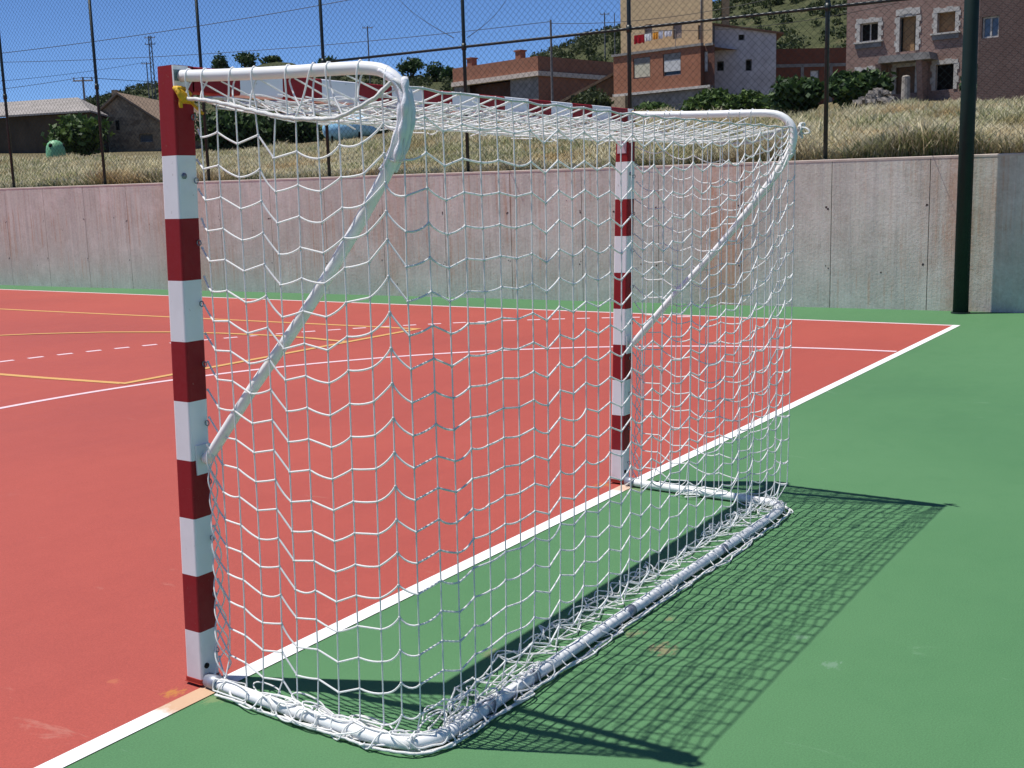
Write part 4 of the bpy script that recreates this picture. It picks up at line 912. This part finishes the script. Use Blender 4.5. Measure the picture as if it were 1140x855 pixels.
# ---- net: knots relaxed as an inextensible mesh hanging from its ties
nodes = []; pin = []; edges = []
def node(p, fixed=False): nodes.append(list(p)); pin.append(fixed); return len(nodes)-1
def edge(a, b2, L, r=.0028): edges.append((a, b2, L, r))
RV = .0025
KX, IR, MR, KS = 34, 21, 10, 11
CN = np.array([-.035, -.955, 1.945]); CF = np.array([3.075, -.955, 1.930])
ROPE = {0: [(-.035, -.075, 1.975), (-.05, -.18, 1.962), (-.05, -.27, 1.945), (-.05, -.37, 1.922), (-.05, -.47, 1.899), (-.05, -.56, 1.884), (-.05, -.645, 1.877), (-.05, -.72, 1.876), (-.05, -.79, 1.894), (-.045, -.87, 1.925), (-.04, -.93, 1.965), tuple(CN)]}
ROPE[1] = [(3.04-p[0]*.6, p[1], p[2]-.01) for p in ROPE[0]]; ROPE[1][-1] = tuple(CF)
rrg = np.random.default_rng(5)
# back sheet (row 0 = ridge)
B = np.zeros((KX+1, IR+4), int)
cordpath = np.array([(-.11, -.10), (-.125, -.40), (-.13, -.72), (-.125, -.86), (-.085, -.955), (.0, -1.0), (.10, -1.01), (.5, -1.015), (1.5, -1.025), (2.5, -1.035), (2.82, -1.03), (2.93, -.99), (2.995, -.90), (3.01, -.75), (3.02, -.45), (3.04, -.12)])
def cord_back(x): return np.interp(x, [-.085, 0, .1, .5, 1.5, 2.5, 2.82, 2.93, 2.99], [-.955, -1.0, -1.01, -1.015, -1.025, -1.035, -1.03, -.99, -.9])
colz = np.array([.024*(1 if k % 2 else -1)*(.6+.6*rrg.random())+rrg.normal()*.010 for k in range(KX+1)]); colz[[0, KX]] = 0
for k in range(KX+1):
    f = k/KX; top = CN+(CF-CN)*f; top = top+np.array([0, .008*math.sin(math.pi*f), -.010*math.sin(math.pi*f)+colz[k]*.15])
    xg = -.05+f*3.03; gy = np.interp(xg, [-.05, .1, .38, .6, 2.5, 2.85, 2.98], [-.93, -.875, -.795, -.79, -.825, -.835, -.88])+rrg.normal()*.010
    bot = np.array([xg+rrg.normal()*.012, gy, .018+abs(rrg.normal())*.012])
    for i in range(IR+1):
        t_ = i/IR; p = top+(bot-top)*t_; B[k, i] = node(p, i == 0 or i == IR)
    xc = -.06+f*3.05; cy = cord_back(xc)
    for i in range(1, 4):
        t_ = i/3; p = bot+(np.array([xc, cy, .010])-bot)*t_; p[2] = [.03, .052, .010][i-1]; p[:2] += rrg.normal(size=2)*.012
        if i == 2: p[1] = cy+.045
        B[k, IR+i] = node(p, True)
for k in range(KX+1):
    wk = max(0, (k-19)/15)**1.7
    for i in range(IR+3): edge(B[k, i], B[k, i+1], (-colz[k]*.75 if i == 0 else (colz[k]*.75 if i == IR-1 else 0))+(.0948*(1-.80*wk) if i < 5 else .0948*(1+.27*wk)) if i < IR else .10, RV)
for k in range(KX):
    wk = max(0, (k+.5-19)/15)**1.7
    for i in [*range(1, IR+1), IR+3]: edge(B[k, i], B[k+1, i], (.0938+.007*max(0, rrg.normal()))*(1+.30*wk), .0033)
# roof sheet
Rf = np.zeros((KX+1, MR+1), int)
for k in range(KX+1):
    f = k/KX; a = np.array([.02+f*2.97+.035, -.056, 1.978+rrg.normal()*.005]); bnode = nodes[B[k, 0]]
    for q in range(MR+1):
        t_ = q/MR
        if q == MR: Rf[k, q] = B[k, 0]
        else: Rf[k, q] = node(a+(np.array(bnode)-a)*t_+np.array([0, 0, .0]), q == 0 or (k in (0, KX) and False))
for k in range(KX+1):
    for q in range(MR): edge(Rf[k, q], Rf[k, q+1], .0885)
for k in range(KX):
    for q in range(1, MR): edge(Rf[k, q], Rf[k+1, q], .0910)
# side sheets
S = []
for sd in (0, 1):
    sg = -1 if sd == 0 else 1; rope = smooth_path(ROPE[sd], KS+1); M = np.zeros((KS+1, IR+1), int); kcol = 0 if sd == 0 else KX
    for j in range(KS+1):
        f = j/KS
        bx = np.interp(f, [0, .15, .8, 1], [-.075, -.12, -.128, -.09]) if sd == 0 else np.interp(f, [0, .15, .8, 1], [3.06, 3.03, 3.015, 2.99])
        by = np.interp(f, [0, 1], [-.10, -.93])
        for i in range(IR+1):
            if j == KS: M[j, i] = B[kcol, i]; continue
            t_ = i/IR
            if j == 0:
                z = 1.972-.0938*i; x = (-.014 if sd == 0 else 3.052)+z*LX; p = (x-.004, -z*LY-.020-rrg.random()*.012, max(z, .03)); M[j, i] = node(p, True)
            else:
                top = rope[j]; bot = np.array([bx+rrg.normal()*.01, by, .02]); p = top+(bot-top)*t_; M[j, i] = node(p, i == 0 or i == IR)
    for j in range(KS):
        for i in range(IR+1):
            if i: edge(M[j, i], M[j+1, i], .0905*(1+.05*abs(rrg.normal())) if sd == 0 else .099+.035*(j/KS)**2, .0033)
    for j in range(1, KS):
        wj = (j/KS)**2.2*(.30 if sd == 0 else 1.0)
        for i in range(IR): edge(M[j, i], M[j, i+1], .0938*((1-.80*wj) if i < 5 else (1+.27*wj))+(.004 if i > 15 else 0)+((.005 if sd == 0 else .022)*math.sin(math.pi*min(1, j/KS*1.05)) if i < 2 else 0)+((.011*(1 if j % 2 else -1)+rrg.normal()*.007) if i == 0 else 0), RV)
    # knots on the last-but-one column are caught up on the tube
    S.append(M)
X_ = np.array(nodes, float); PIN = np.array(pin); E_ = np.array([e_[:2] for e_ in edges]); LL = np.array([e_[2] for e_ in edges]); RR = [e_[3] for e_ in edges]
wgt = np.where(PIN, 0., 1.); Wp = X_.copy(); cnt = np.zeros(len(X_)); np.add.at(cnt, E_[:, 0], 1); np.add.at(cnt, E_[:, 1], 1)
for it in range(240):
    vel = (X_-Wp)*.94; Wp = X_.copy(); X_ = X_+(vel+np.array([0, 0, -.0006]))*wgt[:, None]
    for _ in range(14):
        d = X_[E_[:, 1]]-X_[E_[:, 0]]; l = np.linalg.norm(d, axis=1); ex = np.maximum(l-LL, 0)/np.maximum(l, 1e-9); w0, w1 = wgt[E_[:, 0]], wgt[E_[:, 1]]; ws = np.maximum(w0+w1, 1e-9)
        c0 = d*(ex*w0/ws)[:, None]; c1 = -d*(ex*w1/ws)[:, None]; acc = np.zeros_like(X_); np.add.at(acc, E_[:, 0], c0); np.add.at(acc, E_[:, 1], c1)
        X_ = X_+acc*(1.5/np.maximum(cnt, 1))[:, None]*wgt[:, None]
    X_[:, 2] = np.maximum(X_[:, 2], .012)
net = MB()
def strand(a, b2, L, r=.0029, seg=5):
    d = np.linalg.norm(b2-a); sag = math.sqrt(max(0, .375*d*(L-d))) if L > d else 0; sag = min(sag*(.1+.45*rrg.random()), .016)
    dirn = (b2-a)/max(d, 1e-6); dn = np.array([0, 0, -1.])-dirn*(-dirn[2]); ln = np.linalg.norm(dn); steep = abs(dirn[2]) > .85
    if steep or ln < .1: dn = np.array([rrg.normal(), rrg.normal(), 0]); sag *= .6
    dn = dn/max(np.linalg.norm(dn), 1e-6); ts = np.linspace(0, 1, seg+1)
    P = [a+(b2-a)*t_+dn*sag*4*t_*(1-t_) for t_ in ts]
    if P[2][2] < .006: P = [np.array([p[0], p[1], max(p[2], .006)]) for p in P]
    net.tube(P, r, 5, cap=False)
for (a, b2), L, r_ in zip(E_, LL, RR): strand(X_[a], X_[b2], L, r_)
Rset = set(Rf[:, :MR].ravel().tolist())
for (a, b2), L, r_ in zip(E_, LL, RR):                       # the roof is netting lying double
    if a in Rset and b2 in Rset and rrg.random() < .45:
        o_ = np.array([.045, .03, .006])+rrg.normal(size=3)*[.012, .012, .010]; o2 = np.array([.045, .03, .006])+rrg.normal(size=3)*[.012, .012, .010]
        if X_[a][0] > 2.9: o_[0] *= -1; o2[0] *= -1
        if X_[a][1] > -.15: o_[1] = -.01
        if X_[b2][1] > -.15: o2[1] = -.01
        strand(X_[a]+o_, X_[b2]+o2, L, .0026)
for i, p in enumerate(X_):
    net.sphere(p, .0054, n=5, m=3)
# lacing between border rope and side tube
for sd in (0, 1):
    rope = smooth_path(ROPE[sd], 60); tp = smooth_path([(TX[sd], a, z) for a, z in TUBE[:7]], 60)
    for q in range(9):
        i = int(3+q*6.2+rrg.normal()*1.6); i = max(2, min(56, i)); up_ = tp[min(59, i+int(rrg.integers(0, 6)))]; lo1 = rope[min(59, i)]; lo2 = rope[min(59, max(0, i+int(rrg.integers(-3, 6))))]
        sg = -1 if sd == 0 else 1; r_ = .0215
        loop = [lo1, (lo1*.45+up_*.55)+[sg*.012, 0, -.012], up_+[sg*r_, 0, 0], up_+[0, .004, r_], up_+[-sg*r_, .008, 0], up_+[-sg*.005, .01, -r_], (lo2*.5+up_*.5)+[0, .01, -.012], lo2]
        net.tube(smooth_path(loop, 26), .0029, 5, cap=False)
    for q in range(6):                                   # slack diagonals between the tube and the roof of the net
        i = int(6+q*8+rrg.normal()*2); A_ = tp[max(0, min(59, i))]+[0, 0, -.019]; B_ = np.array(nodes[Rf[(3+q) if sd == 0 else KX-3-q, min(MR-1, 2+q)]]); B_ = X_[Rf[(2+q) if sd == 0 else KX-2-q, min(MR-1, 2+q)]]
        net.tube(smooth_path([A_, (A_+B_)/2+[0, 0, -.012], B_], 14), .0027, 5, cap=False)
# netting bunched along the back of the crossbar
for q in range(100):
    x = .25+2.7*rrg.random()**.75; L = rrg.uniform(.12, .34); ph = rrg.random()*6.28; z0 = rrg.uniform(1.965, 2.02); y0 = -.060-rrg.random()*.05; k = []
    for s_ in np.linspace(-1, 1, 7): xx = min(2.985, max(.015, x+s_*L)); k.append(np.array([xx+xx*0, y0+.016*math.sin(ph+s_*3), z0-.012+.010*math.sin(ph*1.3+s_*4)]))
    net.tube(smooth_path(k, 16), .0027, 4, cap=False)
# one continuous lashing over the ground rail, and closed slack loops lying beside it
def rail_frame(i):
    i = int(max(1, min(198, i))); c = railpath[i]; T = railpath[i+1]-railpath[i-1]; T = T/np.linalg.norm(T); N = np.array([T[1], -T[0], 0])
    if N[:2] @ (c[:2]-np.array([1.5, -.35])) < 0: N = -N
    return c, T, N
k = []; i = 4.0
while i < 196:
    c, T, N = rail_frame(i); d_in = .03+.05*rrg.random(); jit = rrg.normal(size=3)*.006
    k += [c+N*.052+jit+np.array([0, 0, -RZ+.012]), c+N*.024+T*.01+np.array([0, 0, .014]), c+T*.02+np.array([0, 0, .0245]), c-N*.024+T*.03+np.array([0, 0, .012]), c-N*d_in+T*(.05+rrg.normal()*.02)+np.array([0, 0, -RZ+.012+.02*rrg.random()]), c-N*.028+T*.06+np.array([0, 0, -RZ+.014]), c+N*.02+T*.065+np.array([0, 0, -RZ+.006])]
    i += 3.5+8*rrg.random() if (i < 58 or i > 165) else 16+14*rrg.random()
net.tube(smooth_path(k, len(k)*5), .0029, 5, cap=False)
for q in range(46):
    i = rrg.uniform(5, 66) if q < 34 else rrg.uniform(150, 195); c, T, N = rail_frame(i); L = .03+.06*rrg.random(); o_ = rrg.uniform(-.085, .05); hh = .01+.05*rrg.random()*(1 if o_ < .02 else .2); ph = rrg.random()*6.28; k = []
    for a in np.linspace(0, 2*math.pi, 13): k.append(c+T*(L*math.cos(a)+.012*math.sin(2*a+ph))+N*(o_+(.012+.018*abs(math.sin(ph)))*math.sin(a))+np.array([0, 0, -RZ+.010+hh*(.5+.5*math.sin(a+ph))]))
    for p in k:
        if abs((p-c) @ N) < .024 and p[2] < .05: p[2] = .052
    net.tube(smooth_path(k, 30), .0029, 5, cap=False)
# gathered folds where the back of the net meets the ground
for q in range(22):
    f = rrg.random(); xg = .12+f*2.8; gy = np.interp(xg, [.1, .38, .6, 2.5, 2.9], [-.875, -.795, -.79, -.825, -.835]); k = []
    ph = rrg.random()*6; L = .06+.10*rrg.random()
    for s_ in np.linspace(-1, 1, 7): x = xg+s_*L; k.append(np.array([x, gy+.028*math.sin(ph+s_*4)+rrg.normal()*.006, .010+.035*abs(math.sin(ph*1.7+s_*3))]))
    net.tube(smooth_path(k, 16), .0026, 5, cap=False)
# slack twists of netting hanging down beside both posts
for sd in (0, 1):
    for tw in range(3):
        k = []
        for z in np.linspace(.86 if sd == 0 else .8, .05, 26): am = .012+.020*max(0, .62-z)/.6; k.append((TX[sd]-.014*(1 if sd == 0 else -1)+z*LX*.2+am*math.sin(z*27+tw*2.1), -z*LY-.058+am*math.cos(z*24+tw*2.1+z*z*5), z))
        net.tube(smooth_path(k, 110), .0027, 5, cap=False)
G_(net, 'net', netm, smooth=True)
# ropes: borders, ridge and foot cord
def rope_part(p, r, seg=7): ro = MB(); ro.tube(p, r, seg); G_(ro, 'border_rope', ropem, smooth=True)
for sd in (0, 1):
    p = smooth_path(ROPE[sd], 60); p[:, 2] += .0012*np.sin(np.arange(60)*1.9); rope_part(p, .0062)
ridge = np.array([X_[B[k, 0]] for k in range(KX+1)]); rope_part(smooth_path(ridge, 120), .0038)
cp = smooth_path([(a, b2, .011) for a, b2 in cordpath], 220); cp[:, 2] += .005*np.abs(np.sin(np.arange(220)*.31)); cp[:, :2] += rrg.normal(size=(220, 2))*.0012; rope_part(cp, .0045)
front = np.array([nodes[Rf[k, 0]] for k in range(KX+1)], float); front[:, 2] += .004*np.sin(np.arange(KX+1)*2.1); rope_part(smooth_path(front, 120), .0075)
# cloth strips bundled round the near corner and a knot at the far one
mb = MB()
for tw in range(5):
    k = []; ph = tw*1.25
    for s_ in np.linspace(0, 1, 14):
        i = int(np.interp(s_, [0, 1], [31, 43])); c = smooth_path([(TX[0], a, z) for a, z in TUBE], 90)[i]
        k.append(c+np.array([.019*math.cos(ph+s_*2.4), .017*math.sin(ph+s_*2.0), .006*math.sin(ph)]))
    mb.tube(smooth_path(k, 40), [.0050+.0035*math.sin(ph+q*.35)**2 for q in range(40)], 7)
k = [CN+[0, -.01, .025], CN+[-.015, -.02, -.04], CN+[-.01, .0, -.12], CN+[-.005, .03, -.20]]
mb.tube(smooth_path(k, 24), [.009+.003*math.sin(q) for q in range(24)], 7)
G_(mb, 'cloth_wrap', simple_mat('white_cloth_strip', (.80, .80, .83), (.66, .67, .72), 30, .85, .15, .3), smooth=True)
mb = MB()
for tw in range(7):
    a = rrg.normal(size=3)*.013; c = CF+[.012, -.01, 0]; mb.tube(smooth_path([c, c+a+[.014, -.008, .008], c+a*1.5+[.02, -.012, -.01], c+[.01, 0, -.03]], 14), .005, 6)
G_(mb, 'rope_knot', ropem, smooth=True)
# yellow ties
yel = simple_mat('yellow_tie', (.70, .42, .02), (.55, .31, .015), 60, .6)
mb = MB(); c = np.array([-.030, -.068, 1.985])
for tw in range(4):
    k = [c+np.array([.028*math.cos(a+tw*1.3)-.008, -.012+.012*math.sin(a*1.3+tw), .021*math.sin(a+tw*.8)]) for a in np.linspace(0, 5.2, 9)]; mb.tube(smooth_path(k, 24), .0075, 6)
mb.tube(smooth_path([c+[.004, -.012, -.005], c+[.012, -.03, -.03], c+[.018, -.065, -.060]], 10), .0048, 6); mb.tube(smooth_path([c+[-.02, -.012, 0], c+[-.028, -.018, -.022], c+[-.026, -.016, -.04]], 10), .006, 6)
G_(mb, 'tie', yel, smooth=True)
mb = MB(); c = np.array([3.07, -.058, 2.05])
for tw in range(3):
    k = [c+np.array([.02*math.cos(a+tw*1.3), -.006+.01*math.sin(a*1.3+tw), .014*math.sin(a+tw*.8)]) for a in np.linspace(0, 5.2, 9)]; mb.tube(smooth_path(k, 20), .0045, 6)
G_(mb, 'tie', yel, smooth=True)
